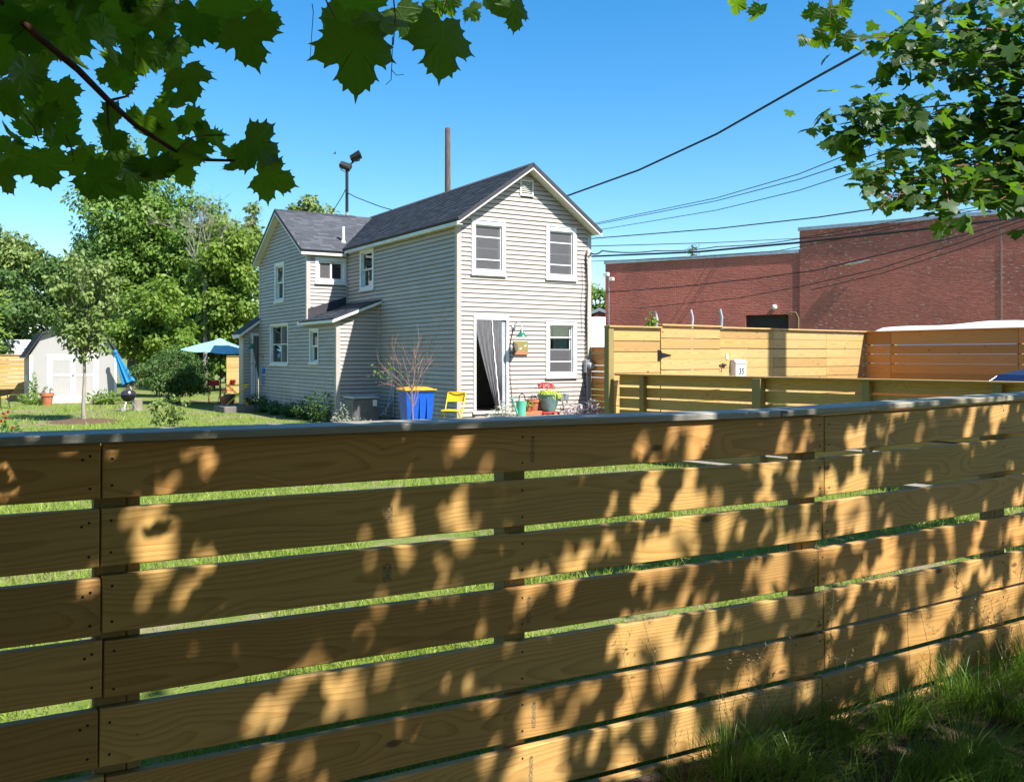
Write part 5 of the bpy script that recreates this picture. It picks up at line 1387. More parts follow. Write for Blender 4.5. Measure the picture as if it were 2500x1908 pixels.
# yellow folding chair
def folding_chair(label, loc, rz, mat, s=1.0):
    t = thing('folding_chair', label, 'chair', loc, rz); r_ = .011
    w = .20
    mb = MB()
    for sx in (-w, w): mb.tube([(sx,-.23,0),(sx,.06,.46),(sx,.20,.80)], r_, 8)
    mb.tube([(-w,.20,.80),(-w*.8,.205,.815),(w*.8,.205,.815),(w,.20,.80)], r_, 8); mb.tube([(-w,-.19,.06),(w,-.19,.06)], r_, 7); mb.build('front_frame', mat, t, True)
    mb = MB()
    for sx in (-w+.025, w-.025): mb.tube([(sx,.27,0),(sx,-.16,.44)], r_, 8)
    mb.tube([(-w+.025,.23,.04),(w-.025,.23,.04)], r_, 7); mb.build('rear_frame', mat, t, True)
    mb = MB(); mb.grid(lambda u, v: (-w+2*w*u, .155+.055*v+.03*math.sin(PI*u), .62+.19*v), 10, 4); mb.grid(lambda u, v: (-w+2*w*(1-u), .165+.055*v+.03*math.sin(PI*u), .62+.19*v), 10, 4); mb.build('backrest', mat, t, True)
    mb = MB(); mb.cbox(-w+.01,w-.01,-.22,.17,.435,.46,.01); mb.build('seat', mat, t)
    return t
folding_chair('bright yellow metal folding chair at the front left house corner', atz(1106,18.7,.12), HA-.9, M['yellow'])
# blue bin
bn = thing('recycling_bin', 'blue wheeled bin with yellow orange lid beside the house', 'bin', atz(1016,18.75), R(22))
mb = MB()
def ring_(w, d, z): return [(-w,-d,z),(w,-d,z),(w,d,z),(-w,d,z)]
lv = [ring_(.235,.24,.05), ring_(.30,.33,.95), ring_(.315,.345,.95), ring_(.315,.345,1.0)]
vs = [p for q in lv for p in q]; fs = [(3,2,1,0)]
for i in range(3):
    for j in range(4): fs.append((i*4+j, i*4+(j+1)%4, i*4+4+(j+1)%4, i*4+4+j))
fs.append((12,13,14,15)); mb.add(vs, fs)
for sx in (-.15,.0,.15): mb.box(sx-.012,sx+.012,-.33,-.20,.15,.85)
mb.build('bin_body', M['blue_bin'], bn)
mb = MB(); mb.grid(lambda u, v: ((u-.5)*.68, (v-.5)*.74, 1.002+.055*(1-(2*u-1)**4)*(1-(2*v-1)**4)), 10, 10); mb.cbox(-.34,.34,-.37,.37,.985,1.012,.006); mb.build('lid', M['orange_lid'], bn, True)
mb = MB(); mb.tube([(-.28,.42,.98),(.28,.42,.98)], .016, 8); mb.box(-.28,-.25,.34,.42,.96,1.0); mb.box(.25,.28,.34,.42,.96,1.0); mb.build('handle', M['blue_bin'], bn)
for sx in (-.27,.27): MB().lathe([(.0,-.025),(.11,-.025),(.12,0),(.11,.025),(.0,.025)], 18, c=(sx,.27,.12), M=Matrix.Rotation(PI/2,3,'Y')).build('wheel', M['rubber'], bn, True)
mb = MB(); 
for k in range(7): mb.box(.06+.022*k, .072+.022*k, -.318-.0003*k, -.3165, .765, .785+.006*(k % 2))
# air conditioner
ac = thing('air_conditioner', 'dark grey central air conditioner unit in front of the lean-to', 'air conditioner', atz(882,22.25), HA)
mb = MB(); mb.cbox(-.33,.33,-.33,.33,.06,.66,.02); mb.build('cabinet', pm('ac_dark_grey', (.085,.08,.085), rough=.5), ac)
mb = MB()
for k in range(26):
    x = -.31+k*.0248
    mb.box(x, x+.011, -.340, -.332, .09, .62); mb.box(-.340,-.332,x,x+.011,.09,.62)
mb.build('louver_bars', pm('ac_louver', (.26,.25,.26), rough=.45, metal=.3), ac)
mb = MB(); mb.cbox(-.345,.345,-.345,.345,.655,.70,.012); mb.build('top_panel', M['pvc'], ac)
mb = MB(); mb.box(.16,.27,-.3445,-.3405,.47,.62); mb.build('label_plate', M['white'], ac)
mb = MB(); mb.cbox(-.45,.45,-.45,.45,0,.058,.01); mb.build('pad', M['pvc'], ac)
db = wall_thing('disconnect_box', 'small grey electrical box with conduits on the side wall left of the bin', 'electrical box')
mb = MB(MS); mb.cbox(3.15,3.38,.02,.11,1.05,1.30,.006); mb.build('box', M['pvc'], db)
mb = MB(MS); mb.tube([(3.26,.06,1.05),(3.26,.06,.15)], .018, 8); mb.tube([(3.20,.05,1.05),(3.15,.12,.6),(3.3,.4,.2),(3.6,.6,.15)], .014, 8); mb.tube([(3.33,.05,1.05),(3.35,.1,.7),(3.2,.3,.25),(3.5,.7,.3)], .016, 8); mb.build('conduit', M['pvc'], db, True)
dv = wall_thing('dryer_vent', 'white vent hood low on the side wall beside the bin', 'vent')
mb = MB(MS); mb.tube([(2.45,.0,.52),(2.45,.14,.50),(2.45,.20,.44)], [.055,.055,.06], 12); mb.cbox(2.36,2.54,.015,.03,.43,.61,.004); mb.build('hood', M['white'], dv, True)
ut = wall_thing('utility_boxes', 'pale utility box at the lean-to foot left of the air conditioner', 'utility box')
mb = MB(ML); mb.cbox(-1.10,-.78,.03,.18,.25,.52,.01); mb.build('cover', M['pvc'], ut)

# ================================================================== back yard
SH = thing('storage_shed', 'pale grey gambrel garden shed with white trimmed double doors', 'shed', Vector((-17.45,32.6,0)), HA)
M['shed'] = pm('shed_panel', (.36,.345,.325), (.31,.295,.275), scale=3, rough=.7, bump=.3, bscale=60, stretch=(30,30,1))
w, dpt, eh = 2.9, 3.0, 1.72
gp = [(0,.1),(w,.1),(w,eh),(w-.42,eh+.75),(w/2,eh+1.10),(.42,eh+.75),(0,eh)]
mb = MB(); mb.prism([(x,0,z) for x, z in gp], (0,dpt,0)); mb.build('wall', M['shed'], SH)
mb = MB()
for k in range(9): mb.box(.10+k*.335, .108+k*.335, -.002, .004, .12, eh)
mb.build('panel_groove', M['pvc'], SH)
mb = MB(); mb.box(-.01,.08,-.022,-.001,.1,eh); mb.box(w-.08,w+.01,-.022,-.001,.1,eh); mb.box(.55,.64,-.022,-.001,.1,eh+.02); mb.box(w-.72,w-.63,-.022,-.001,.1,eh+.02); mb.box(.64,w-.72,-.021,-.001,eh-.08,eh+.02); mb.build('trim', M['white'], SH)
for a0, a1 in ((.645,1.41),(1.415,w-.725)):
    mb = MB(); mb.box(a0,a1,-.03,-.004,.12,eh-.09); d_ = mb.build('door', M['shed'], SH)
    mb = MB(); mb.box(a0,a0+.085,-.042,-.031,.12,eh-.09); mb.box(a1-.085,a1,-.042,-.031,.12,eh-.09)
    for z in (.12,.94,eh-.175): mb.box(a0+.085,a1-.085,-.0415,-.031,z,z+.085)
    mb.build('door_trim', M['white'], d_)
mb = MB(); mb.box(1.37,1.46,-.06,-.043,.96,.99); mb.build('latch', M['black_metal'], SH)
for sgn in (0, 1):
    fx = (lambda x: x) if sgn == 0 else (lambda x: w-x)
    for k, (xa, za, xb, zb_) in enumerate(((-.16,eh-.12,.40,eh+.78),(.40,eh+.78,w/2,eh+1.14))):
        mb = MB(); mb.prism([(fx(xa),-.20,za),(fx(xb),-.20,zb_),(fx(xb),dpt+.1,zb_),(fx(xa),dpt+.1,za)], (0,0,.04)); r_ = mb.build('roof', M['white'], SH)
        O = Vector((fx(xa),-.20,za+.043)); V_ = Vector((fx(xb)-fx(xa),0,zb_-za)); shingles(r_, O, (0,1,0), V_, dpt+.3, V_.length, 30+k+sgn*3, .16)
        mb = MB(); mb.prism([(fx(xa),-.205,za-.01),(fx(xb),-.205,zb_-.01),(fx(xb),-.205,zb_+.055),(fx(xa),-.205,za+.055)], (0,.02,0)); mb.build('roof_edge', M['membrane'], r_)
mb = MB(); mb.cbox(-.10,-.005,.4,.6,.75,1.0,.01); mb.build('vent', M['white'], SH)
mb = MB(); mb.prism([(.75,-.05,.12),(2.1,-.05,.12),(2.25,-1.1,.02),(.6,-1.1,.02)], (0,0,-.04)); rp = thing('shed_ramp', 'pale grey ramp in front of the shed doors', 'ramp', SH.location, HA); mb.build('ramp_board', M['stone'], rp)
t = pot('clay_pot', 'clay pot with a small plant at the left of the shed doors', g0(115,31.0), TP(.22,.42), M['terracotta'])
rg = np.random.default_rng(63); n = 30; d = rand_unit(n, rg); d[:,2] = np.abs(d[:,2])*1.4; V, Fc = scatter(NARROW[0], NARROW[1], np.array([0,0,.38])+d*.18, d+[0,-.5,.3], d+[0,0,.8], .14*(.7+.5*rg.random(n))); np_mesh('plant', V, Fc, LM['weed'], t, 3, np.repeat(rg.random(n), 4))
gr = thing('kettle_grill', 'black kettle grill on three legs on the lawn right of the shed', 'grill', g0(313,27.6), .4)
cz = .50
mb = MB(); mb.lathe([(.03,cz-.21),(.13,cz-.18),(.20,cz-.10),(.228,0+cz)], 24); mb.build('bowl', M['black_metal'], gr, True)
mb = MB(); mb.lathe([(.236,cz+.004),(.232,cz+.03),(.19,cz+.11),(.10,cz+.155),(.0,cz+.165)], 24); mb.build('lid', pm('black_enamel', (.035,.03,.04), rough=.2, spec=.6), gr, True)
mb = MB(); mb.tube([(-.05,0,cz+.155),(-.05,0,cz+.20),(.05,0,cz+.20),(.05,0,cz+.155)], .010, 7); mb.build('lid_handle', M['rubber'], gr, True)
for a in (0, 2.1, 4.2): MB().tube([(.09*math.cos(a), .09*math.sin(a), cz-.18), (.26*math.cos(a), .26*math.sin(a), .03 if a == 0 else .07)], .011, 7).build('leg', M['galv'], gr, True)
for a in (2.1, 4.2): MB().lathe([(.0,-.016),(.065,-.016),(.075,0),(.065,.016),(.0,.016)], 16, c=(.27*math.cos(a), .27*math.sin(a), .076), M=Matrix.Rotation(a,3,'Z') @ Matrix.Rotation(PI/2,3,'Y')).build('wheel', M['pvc'], gr, True)
sp = thing('tree_stump', 'short grey log standing beside the kettle grill', 'log', g0(336,28.2))
mb = MB(); mb.lathe([(.15,0),(.14,.1),(.145,.34),(.12,.35),(.0,.352)], 14); mb.build('log', M['bark_light'], sp, True)
# folded blue umbrella leaning on the shed
fu = thing('folded_umbrella', 'folded bright blue umbrella leaning against the right of the shed', 'umbrella', g0(311,33.6)+Vector((.12,0,0)))
A_ = Vector((-.55,0,1.78)); B_ = Vector((0,0,.5))
ax = (A_-B_).normalized(); xx = ax.cross(Vector((0,1,0))).normalized(); yy = xx.cross(ax)
mb = MB(); Lc = (A_-B_).length*.86
def fold(u, v):
    a = 2*PI*u; r_ = (.045+.165*v**.9)*(1+.22*math.cos(a*7)); p = A_-ax*Lc*v
    return p+(xx*math.cos(a)+yy*math.sin(a))*r_
mb.grid(fold, 42, 6); mb.build('cloth', M['blue_cloth'], fu, True, 70)
mb = MB(); mb.tube([B_-ax*.55, A_+ax*.12], .02, 8); mb.build('pole', M['pvc'], fu); mb = MB(); mb.ball(A_+ax*.05, (.08,.08,.10)); mb.build('vent_cap', M['blue_cloth'], fu, True)
# open aqua umbrella
ou = thing('patio_umbrella', 'open pale aqua patio umbrella beside the rear corner of the house', 'umbrella', g0(538,30.6))
mb = MB(); mb.tube([(0,0,0),(0,0,2.2)], .022, 8); mb.build('pole', M['black_metal'], ou)
Rm = Matrix.Rotation(R(4),4,'Y'); apx = Vector((0,0,2.25))
def um(u, v, r1=1.32, z0=0, dz=.42):
    k = u*8; i = math.floor(k); f = k-i; a0 = 2*PI*i/8; a1 = 2*PI*(i+1)/8
    p = Vector((math.cos(a0),math.sin(a0),0)).lerp(Vector((math.cos(a1),math.sin(a1),0)), f)*v*r1
    return apx+Rm @ Vector((p.x, p.y, z0-dz*v**1.15-.04*v*v*(4*f*(1-f))))
mb = MB(); mb.grid(um, 48, 8); mb.grid(lambda u, v: um(u, v)+Vector((0,0,-.008)), 48, 8); mb.build('canopy', M['aqua_cloth'], ou, True, 15)
mb = MB(); mb.grid(lambda u, v: um(u, v, .22, .05, .10), 48, 3); mb.build('vent_cap', M['aqua_cloth'], ou, True, 15)
mb = MB()
for i in range(8): mb.tube([um(i/8, .02)-Vector((0,0,.03)), um(i/8+1e-6, .98)-Vector((0,0,.02))], .008, 5)
mb.build('ribs', M['black_metal'], ou)
# terrace clutter
fch = [('white and red chair left of the umbrella pole', 523, 32.2, .5, M['red']), ('red chair right of the umbrella pole', 556, 32.6, -.8, M['red'])]
for lab, px, Y, rz, mt in fch: folding_chair(lab, g0(px, Y), rz, mt)
yt = thing('folding_table', 'small yellow folding table with crossed legs by the porch step', 'table', hp(-2.05,10.3,.19), .2)
mb = MB(); mb.cbox(-.34,.34,-.25,.25,.60,.625,.006); mb.build('table_top', M['yellow'], yt)
for sy in (-.22,.22):
    MB().tube([(-.32,sy,0),(.28,sy,.60)], .013, 6).build('leg', M['yellow'], yt); MB().tube([(.32,sy*.9,0),(-.28,sy*.9,.60)], .013, 6).build('leg', M['yellow'], yt)
pot('clay_pot', 'red clay pot left of the yellow folding table', g0(549,29.6), TP(.17,.36), M['terracotta'])
pot('dark_pot', 'dark pot between the clay pot and the yellow table', g0(561,30.0), TP(.19,.42), M['stone_dark'])
shp = thing('shepherd_hook', 'black double shepherd hook with a wind chime beside the side door', 'hook', hp(-1.75,9.4,0))
mb = MB()
mb.tube([(0,0,0),(0,0,1.55),(.03,0,1.68),(.12,0,1.75),(.21,0,1.70),(.23,0,1.62)], .008, 6); mb.tube([(0,0,1.3),(-.03,0,1.45),(-.10,0,1.48),(-.14,0,1.42)], .007, 6); mb.build('rod', M['black_metal'], shp)
mb = MB()
for k in range(5): mb.tube([(.23+.02*(k-2),0,1.1),(.23+.02*(k-2),0,.8+.04*(k % 2))], .006, 5)
mb.ball((.23,0,1.25), (.06,.06,.09)); mb.tube([(.23,0,1.62),(.23,0,1.1)], .003, 4); mb.build('wind_chime', M['blue_cloth'], shp)
fp = thing('fire_bowl', 'rusty dark fire bowl at the far left edge in front of the fence', 'fire bowl', g0(2,29.0))
mb = MB(); mb.lathe([(.05,.42),(.25,.48),(.38,.62),(.40,.62),(.27,.45),(.05,.40)], 20); mb.build('bowl', M['pole'], fp, True)
for a in (0,2.1,4.2): MB().tube([(.2*math.cos(a),.2*math.sin(a),.46),(.3*math.cos(a),.3*math.sin(a),0)], .014, 6).build('leg', M['black_metal'], fp)

# ================================================================== beyond the yard
def brick_mat(name, c1, c2, mortar, flecks):
    m, nd, lk, b = newmat(name)
    tc = nd.new('ShaderNodeTexCoord').outputs['Object']; sx = nd.new('ShaderNodeSeparateXYZ'); lk.new(tc, sx.inputs[0])
    cb = nd.new('ShaderNodeCombineXYZ'); lk.new(sx.outputs[0], cb.inputs[0]); lk.new(sx.outputs[2], cb.inputs[1])
    br = nd.new('ShaderNodeTexBrick'); lk.new(cb.outputs[0], br.inputs['Vector'])
    br.inputs['Scale'].default_value = 1; br.inputs['Brick Width'].default_value = .215; br.inputs['Row Height'].default_value = .075; br.inputs['Mortar Size'].default_value = .010
    br.inputs['Color1'].default_value = (*c1,1); br.inputs['Color2'].default_value = (*c2,1); br.inputs['Mortar'].default_value = (*mortar,1); br.inputs['Bias'].default_value = -.1
    n = noise_n(nd, lk, tc, .35, 5); n2 = noise_n(nd, lk, map_n(nd, lk, tc, (4.6,1,13.3)), 1.0, 2)
    c = mix_n(nd, lk, ramp_n(nd, lk, n, [(.35, .0), (.7, .45)]), br.outputs[0], (.10,.055,.05))
    patch = math_n(nd, lk, 'MULTIPLY', ramp_n(nd, lk, n2, [(.60, 0), (.66, 1)]), ramp_n(nd, lk, n, [(.40, 0), (.55, flecks)]))
    c = mix_n(nd, lk, patch, c, (.58,.42,.36))
    lk.new(c, b.inputs['Base Color']); b.inputs['Roughness'].default_value = .9; b.inputs['Specular IOR Level'].default_value = .15
    lk.new(bump_n(nd, lk, math_n(nd, lk, 'ADD', math_n(nd, lk, 'MULTIPLY', br.outputs['Fac'], -1.0), n2), .7, .02), b.inputs['Normal'])
    return m
M['brick_a'] = brick_mat('red_brick', (.55,.120,.088), (.40,.082,.064), (.50,.28,.22), .0)
M['brick_b'] = brick_mat('old_red_brick', (.62,.16,.115), (.46,.108,.08), (.46,.22,.17), .95)
A1 = atz(1478, 47.0); A2 = atz(1952, 41.8)
dB = (A2-A1); LB = dB.length; aB = math.atan2(dB.y, dB.x)
hA = CAMZ+(868-645)/F*47.0
ba = thing('brick_building', 'lower red brick building block with dark loading opening', 'building', A1, aB)
def sx_on(px, A, ang):                       # distance along a wall line for a photo column
    k = (px-1250)/F; c, s = math.cos(ang), math.sin(ang); return (k*A.y-A.x)/(c-k*s)
s0, s1 = sx_on(1820, A1, aB), sx_on(1925, A1, aB)
yO = A1.y+math.sin(aB)*(s0+s1)/2; zt_ = CAMZ-(768-868)/F*yO
mb = MB(); mb.box(0, s0, 0, 12, 0, hA); mb.box(s1, LB, 0, 12, 0, hA); mb.box(s0, s1, 0, 12, zt_, hA); mb.build('wall', M['brick_a'], ba)
mb = MB(); mb.box(s0, s1, .25, .30, 0, zt_); mb.build('opening_shade_panel', M['dark'], ba)  # near-black panel stands in for the shade inside the opening
mb = MB(); mb.box(-.06, LB-.01, -.06, 12.06, hA, hA+.16); mb.build('coping', M['galv'], ba)
sL = sx_on(1892, A1, aB); mb = MB(); mb.ball((sL,-.10,CAMZ+(868-750)/F*(A1.y+math.sin(aB)*sL)), .13); mb.box(sL-.05,sL+.05,-.06,0,CAMZ+(868-750)/F*(A1.y+math.sin(aB)*sL)-.06,CAMZ+(868-750)/F*(A1.y+math.sin(aB)*sL)+.06); mb.build('wall_light', M['white'], ba, True)
sc_ = sx_on(1492, A1, aB); zc_ = CAMZ+(868-678)/F*46.9
mb = MB(); mb.tube([(sc_,-.25,0),(sc_,-.25,zc_)], .02, 6); mb.build('camera_mast', M['galv'], ba)
mb = MB(); mb.cbox(sc_-.25,sc_+.02,-.42,-.22,zc_+.05,zc_+.25,.02); mb.cbox(sc_+.06,sc_+.30,-.42,-.22,zc_-.20,zc_-.02,.02); mb.build('security_camera', M['white'], ba)
sP = sx_on(1950, A1, aB); mb = MB(); zP = CAMZ+(868-762)/F*41.9; mb.tube([(sP,-.05,0),(sP,-.05,zP-.25),(sP-.12,-.05,zP-.02),(sP-.4,-.05,zP),(sP-.5,-.05,zP-.1)], .035, 8); mb.build('conduit', pm('olive_pipe', (.20,.16,.07), rough=.6), ba, True)
B1 = atz(1952, 41.75); B2 = B1+Vector((.799,-.602,0))*16
dC = B2-B1; aC = math.atan2(dC.y, dC.x); hB = CAMZ+(868-562)/F*41.5
bb = thing('tall_brick_building', 'taller weathered red brick building at the right edge', 'building', B1, aC)
mb = MB(); mb.box(0, dC.length, 0, 14, 0, hB); mb.build('wall', M['brick_b'], bb)
mb = MB(); mb.box(-.06, dC.length, -.06, 14, hB, hB+.16); mb.build('coping', M['galv'], bb)
sD = sx_on(2095, B1, aC); yD = B1.y+math.sin(aC)*sD; zD = CAMZ+(868-640)/F*yD
mb = MB(); mb.tube([(sD-.55,-.08,zD-.10),(sD+.0,-.1,zD-.02),(sD+.5,-.08,zD+.06)], .03, 6); mb.tube([(sD-.3,-.08,zD-.1),(sD+.3,-.1,zD+.0)], .035, 6); mb.build('wall_bracket', M['galv'], bb, True)
# pilaster line of newer mortar
sJ = sx_on(2445, B1, aC); mb = MB(); mb.box(sJ-.03, sJ+.03, -.012, -.001, 2.5, hB-.6); mb.build('joint_strip', pm('pale_mortar', (.40,.26,.20), rough=.9), bb)
# three curved white pipes behind the tall fence
for k, (px, pt2, Y, lab) in enumerate(((1602,760,22.5,'white curved pipe behind the fence nearest the sapling'),(1689,756,23.2,'middle white curved pipe behind the tall fence'),(1760,755,24.0,'white pipe behind the tall fence nearest the dark opening'))):
    z = CAMZ+(868-pt2)/F*Y; mb = MB(); b_ = atz(px, Y); mb.tube([b_, b_+Vector((0,0,z*.82)), b_+Vector((.02,0,z*.93)), b_+Vector((-.03,0,z))], .035+.01*(k == 2), 8)
    tag(mb.build('white_pipe', M['pvc'] if k < 2 else M['galv'], None, True), lab, 'pipe', 'white pipes behind the tall fence')
# white garage with fence spikes and a far house between the house and the brick building
ga = thing('white_garage', 'white flat roofed garage seen between the house and the brick building', 'garage', atz(1436, 60), R(-8))
mb = MB(); mb.cbox(0,4.5,0,6,0,2.0,.02); mb.build('wall', M['canvas_white'], ga)
mb = MB(); mb.prism([(-.1,-.4,2.0),(4.6,-.4,2.0),(4.6,6,4.4),(-.1,6,4.4)], (0,0,.12)); mb.build('roof', M['canvas_white'], ga)
for x in (.5, 1.5): MB().box(x-.4,x+.4,-.012,-.002,1.35,1.75).build('window', M['pvc'], ga)
for k in range(5): MB().bar((.15+.32*k,-.45,2.15),(.15+.32*k,-.45,3.1), .035).build('rail_post', M['grey_metal'], ga)
fh = thing('far_house', 'distant white house with a small red brown gable', 'house', atz(1452, 68), R(-5))
mb = MB(); mb.box(-1.5,2.2,0,6,0,4.3); mb.build('wall', M['white'], fh); mb = MB(); mb.prism([(-.6,-.3,4.3),(.35,-.3,5.15),(1.3,-.3,4.3)], (0,6,0)); mb.build('gable', M['red_roof'], fh)
mb = MB(); mb.prism([(-1.7,-.4,4.25),(.35,-.45,5.05),(.35,-.45,5.30),(-1.7,-.4,4.45)], (0,6.5,0)); mb.prism([(2.4,-.4,4.25),(.35,-.45,5.05),(.35,-.45,5.30),(2.4,-.4,4.45)], (0,6.5,0)); mb.build('roof', M['grey_metal'], fh)
# white van beyond the left fence
vn = thing('white_van', 'white van roof above the tan fence at the left edge', 'van', Vector((-25.2,40.5,0)), HA)
prof = [(0,.35),(0,1.6),(.12,2.25),(.45,2.42),(4.4,2.42),(4.75,2.3),(4.95,1.7),(5.0,.35)]
mb = MB(); mb.prism([(x,0,z) for x, z in prof], (0,1.95,0)); mb.build('body', M['canvas_white'], vn, False)
for y_ in (.5,1.0,1.5): MB().cbox(.5,4.4,y_-.04,y_+.04,2.415,2.45,.01).build('roof_rib', M['canvas_white'], vn)
mb = MB(); mb.cbox(.5,4.6,-.012,.01,2.02,2.06,.004); mb.cbox(.4,4.75,-.012,.01,1.72,1.76,.004); mb.build('side_crease', M['pvc'], vn)
for x in (.9,4.0): MB().lathe([(.0,-.1),(.30,-.1),(.34,0),(.30,.1),(.0,.1)], 18, c=(x,.1,.34), M=Matrix.Rotation(PI/2,3,'X')).build('wheel', M['rubber'], vn, True)
# covered vehicle behind the orange fence
cv = thing('covered_vehicle', 'tall vehicle under a smooth white cover behind the orange fence', 'covered vehicle', Vector((8.1,22.2,0)), math.atan2(-.852,.523))
def cov(u, v):
    x = .35+6.2*u; top = 2.36+.16*math.exp(-((u-.52)/.16)**2)+.05*math.sin(u*9)-.55*max(0,(.07-u)/.07)**2
    a = PI*v; w_ = 1.0
    return Vector((x, 1.0-w_*math.copysign(abs(math.cos(a))**.45, math.cos(a)), max(.1, top*abs(math.sin(a))**.32)))
mb = MB(); mb.grid(cov, 40, 16); mb.build('cover', M['canvas_white'], cv, True, 80)
# parked car
ca = thing('parked_car', 'dark navy car roof showing above the low fence at the right edge', 'car', Vector((6.55,12.95,0)), R(31.8))
side_p = [(-.1,.30),(-.08,.62),(.1,.80),(1.05,.93),(1.85,1.40),(2.4,1.475),(3.0,1.45),(3.75,1.02),(4.35,.95),(4.48,.75),(4.45,.32)]
def car_half(u_y): return [Vector((x, u_y*(1 if z < .95 else 1-.30*(z-.95)/.53), z)) for x, z in side_p]
mb = MB(); secs = [car_half(-.88), car_half(-.80), car_half(-.4), car_half(0), car_half(.4), car_half(.80), car_half(.88)]
for q, k_ in ((0,.965),(6,.965)):
    secs[q] = [Vector((2.2+(p.x-2.2)*.985, p.y, .3+(p.z-.3)*k_)) for p in secs[q]]
for i in range(6):
    for j in range(len(side_p)-1): mb.add([secs[i][j], secs[i][j+1], secs[i+1][j+1], secs[i+1][j]], [(0,1,2,3)])
mb.add(secs[0], [tuple(range(len(side_p)))]); mb.add(secs[6], [tuple(range(len(side_p)))[::-1]]); mb.build('body', M['navy'], ca, True, 30)
for sy in (-1, 1):
    mb = MB(); y_ = lambda z: sy*(.885*(1-.30*(z-.95)/.53)+.006)
    mb.add([(1.25,y_(1.0),1.0),(3.55,y_(1.0),1.0),(2.95,y_(1.37),1.37),(1.95,y_(1.34),1.34)], [(0,1,2,3)]); mb.build('side_window', M['glass'], ca)
    mb = MB(); mb.tube([(1.15,y_(1.0),.98),(1.93,y_(1.36),1.365),(2.4,y_(1.41),1.415),(2.98,y_(1.39),1.395),(3.65,y_(1.0),.99)], .012, 6); mb.build('window_trim', M['chrome'], ca)
for x in (.75,3.65):
    for sy in (-.80,.80):
        wh = MB().lathe([(.0,-.1),(.29,-.1),(.32,-.05),(.32,.05),(.29,.1),(.0,.1)], 22, c=(x,sy,.32), M=Matrix.Rotation(PI/2,3,'X')).build('wheel', M['rubber'], ca, True)
        MB().lathe([(.0,-.105),(.20,-.105),(.20,.105),(.0,.105)], 16, c=(x,sy,.32), M=Matrix.Rotation(PI/2,3,'X')).build('rim', M['chrome'], wh, True)
for sy in (-.6,.6): MB().ball((-.06,sy,.66), (.05,.16,.07)).build('headlight', M['white'], ca, True)

# poles
up = thing('utility_pole', 'bare brown wooden pole standing behind the main roof', 'pole', atz(1093, 40))
z = CAMZ+(868-312)/F*40; mb = MB(); mb.lathe([(.15,-.2),(.135,z*.6),(.118,z-.05),(.09,z)], 12); mb.build('pole', M['pole'], up, True)
fl_ = thing('floodlight_pole', 'pole with two black floodlight heads behind the wing roof', 'floodlight pole', atz(847, 38))
z = CAMZ+(868-425)/F*38; mb = MB(); mb.lathe([(.07,-.2),(.065,z*.7),(.05,z)], 10); mb.build('pole', M['bark_light'], fl_, True)
mb = MB(); mb.tube([(0,0,z-1.6),(0,0,z+.12)], .066, 8); mb.build('sleeve', M['black_metal'], fl_)
for dx, dz, ry, sx in ((-.08,.32,.35,1), (.38,.72,-.5,1)):
    T = Matrix.Translation((dx,0,z+dz)) @ Matrix.Rotation(ry,4,'Y') @ Matrix.Rotation(-.4,4,'X') @ Matrix.Scale(.82,4)
    mb = MB(T); mb.prism([(-.30,-.14,-.06),(.26,-.14,-.10),(.30,-.14,.20),(-.22,-.14,.16)], (0,.34,0)); mb.box(-.27,.24,-.155,-.142,-.05,.14); h_ = mb.build('lamp_head', M['black_metal'], fl_)
    mb = MB(T); mb.tube([(-.2,-.05,-.08),(-.12,0,-.24),(.08,.02,-.28),(.2,.05,-.1)], .03, 6); mb.build('bracket', M['black_metal'], h_)
mb = MB(); mb.tube([(0,0,z+.1),(.16,0,z+.42),(.30,0,z+.55)], .04, 6); mb.build('arm', M['black_metal'], fl_)
rp_ = thing('shadow_pole', 'unseen wooden pole added right of the drive for its shadow on the tall fence', 'pole', Vector((9.95,13.65,0)))
mb = MB(); mb.lathe([(.34,-.2),(.31,4),(.27,13.2),(.0,13.22)], 12); mb.build('pole', M['pole'], rp_, True)  # out of view, added and widened to throw the dark band on the fence

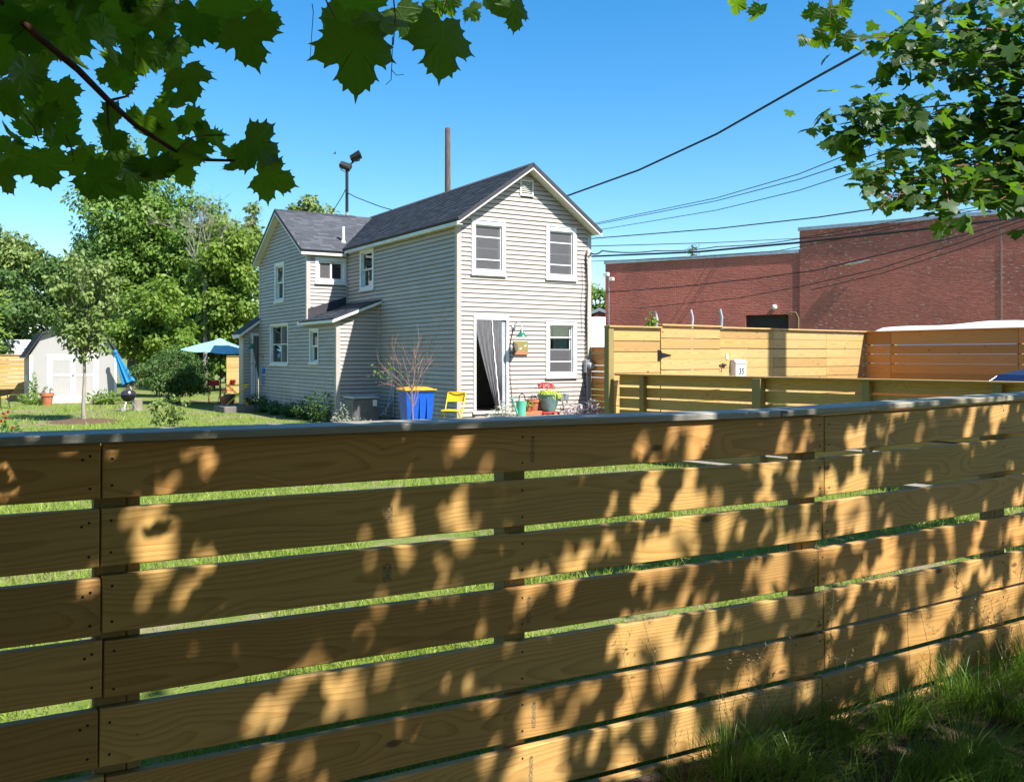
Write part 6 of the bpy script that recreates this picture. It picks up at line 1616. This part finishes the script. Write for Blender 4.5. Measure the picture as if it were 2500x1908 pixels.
# wires
def wire(label, pts, r, sag=0.0, group='overhead wires'):
    P = [at(*p) for p in pts]; out = []
    for a, b in zip(P[:-1], P[1:]):
        for i in range(10):
            f = i/10; out.append(a.lerp(b, f)-Vector((0,0,sag*4*f*(1-f))))
    out.append(P[-1]); mb = MB(); mb.tube(out, r, 6)
    o = mb.build('overhead_wire', M['cable'], None, True); return tag(o, label, 'wire', group)
wire('thick black wire climbing steeply from the gable to the upper right', [(1300,505,31), (1385,478,30), (1560,415,27), (1750,327,24), (2000,185,20), (2100,130,18.5), (2340,-20,15)], .028)
wire('upper of three thin wires right of the gable', [(1440,548,60), (1750,483,48), (1950,425,40), (2100,365,34), (2330,250,28)], .020)
wire('middle of three thin wires right of the gable', [(1440,551,60), (1750,490,48), (1950,438,40), (2150,372,34), (2400,270,28)], .020)
wire('lowest of three thin wires right of the gable', [(1440,565,58), (1750,513,46), (1950,465,39), (2180,390,32), (2450,280,27)], .018)
wire('dark wire just below the right eave running to the right', [(1435,583,33), (1750,558,28), (2000,530,25), (2200,500,23), (2600,430,20)], .018)
wire('thin wire above the twisted service cable', [(1438,601,24), (1750,592,28), (1950,582,30), (2300,520,26), (2600,470,24)], .013)
wire('twisted service cable drooping to the house corner', [(1442,618,21.6), (1470,612,22.5), (1600,612,26), (1750,602,28), (1950,583,31), (2200,548,28)], .018, .05)
wire('heaviest black cable crossing level to the brick building', [(1438,626,34), (1700,615,30), (1952,592,27), (2232,562,24), (2420,540,22), (2620,512,21)], .034)
wire('thin wire under the heaviest cable', [(1440,638,34), (1700,628,30), (1900,612,28), (2100,575,26), (2350,520,24), (2600,470,23)], .012)
wire('wire sagging across the lower brick wall', [(1440,716,32), (1650,701,28), (1850,679,26), (1990,660,24.5), (2200,610,22.5), (2350,575,21), (2600,500,19)], .016)
wire('upper of two wires crossing the taller brick wall', [(1560,752,36), (1800,728,33), (1952,700,30), (2150,655,27), (2350,590,24), (2620,495,22)], .014)
wire('lower of two wires crossing the taller brick wall', [(1980,708,30), (2150,668,27), (2350,606,24), (2620,510,22)], .013)
wire('cable from the floodlight pole down to the main roof', [(847,470,38), (870,482,37), (930,505,34), (985,520,31)], .018)
wire('cable from the floodlight pole down to the left', [(845,460,38), (835,480,39), (810,520,41), (795,560,43)], .02)

bd = thing('bird', 'tiny dark bird gliding in the sky above the floodlight pole', 'bird', at(817,375,60), R(30))
mb = MB(); mb.ball((0,0,0), (.10,.03,.028), 8, 6); mb.build('bird_body', M['cable'], bd, True)
for sy in (-1,1):
    MB().prism([(.03,sy*.02,.01),(.05,sy*.12,.05),(.0,sy*.24,.09),(-.03,sy*.12,.05),(-.04,sy*.02,.01)], (0,0,.008)).build('wing', M['cable'], bd)
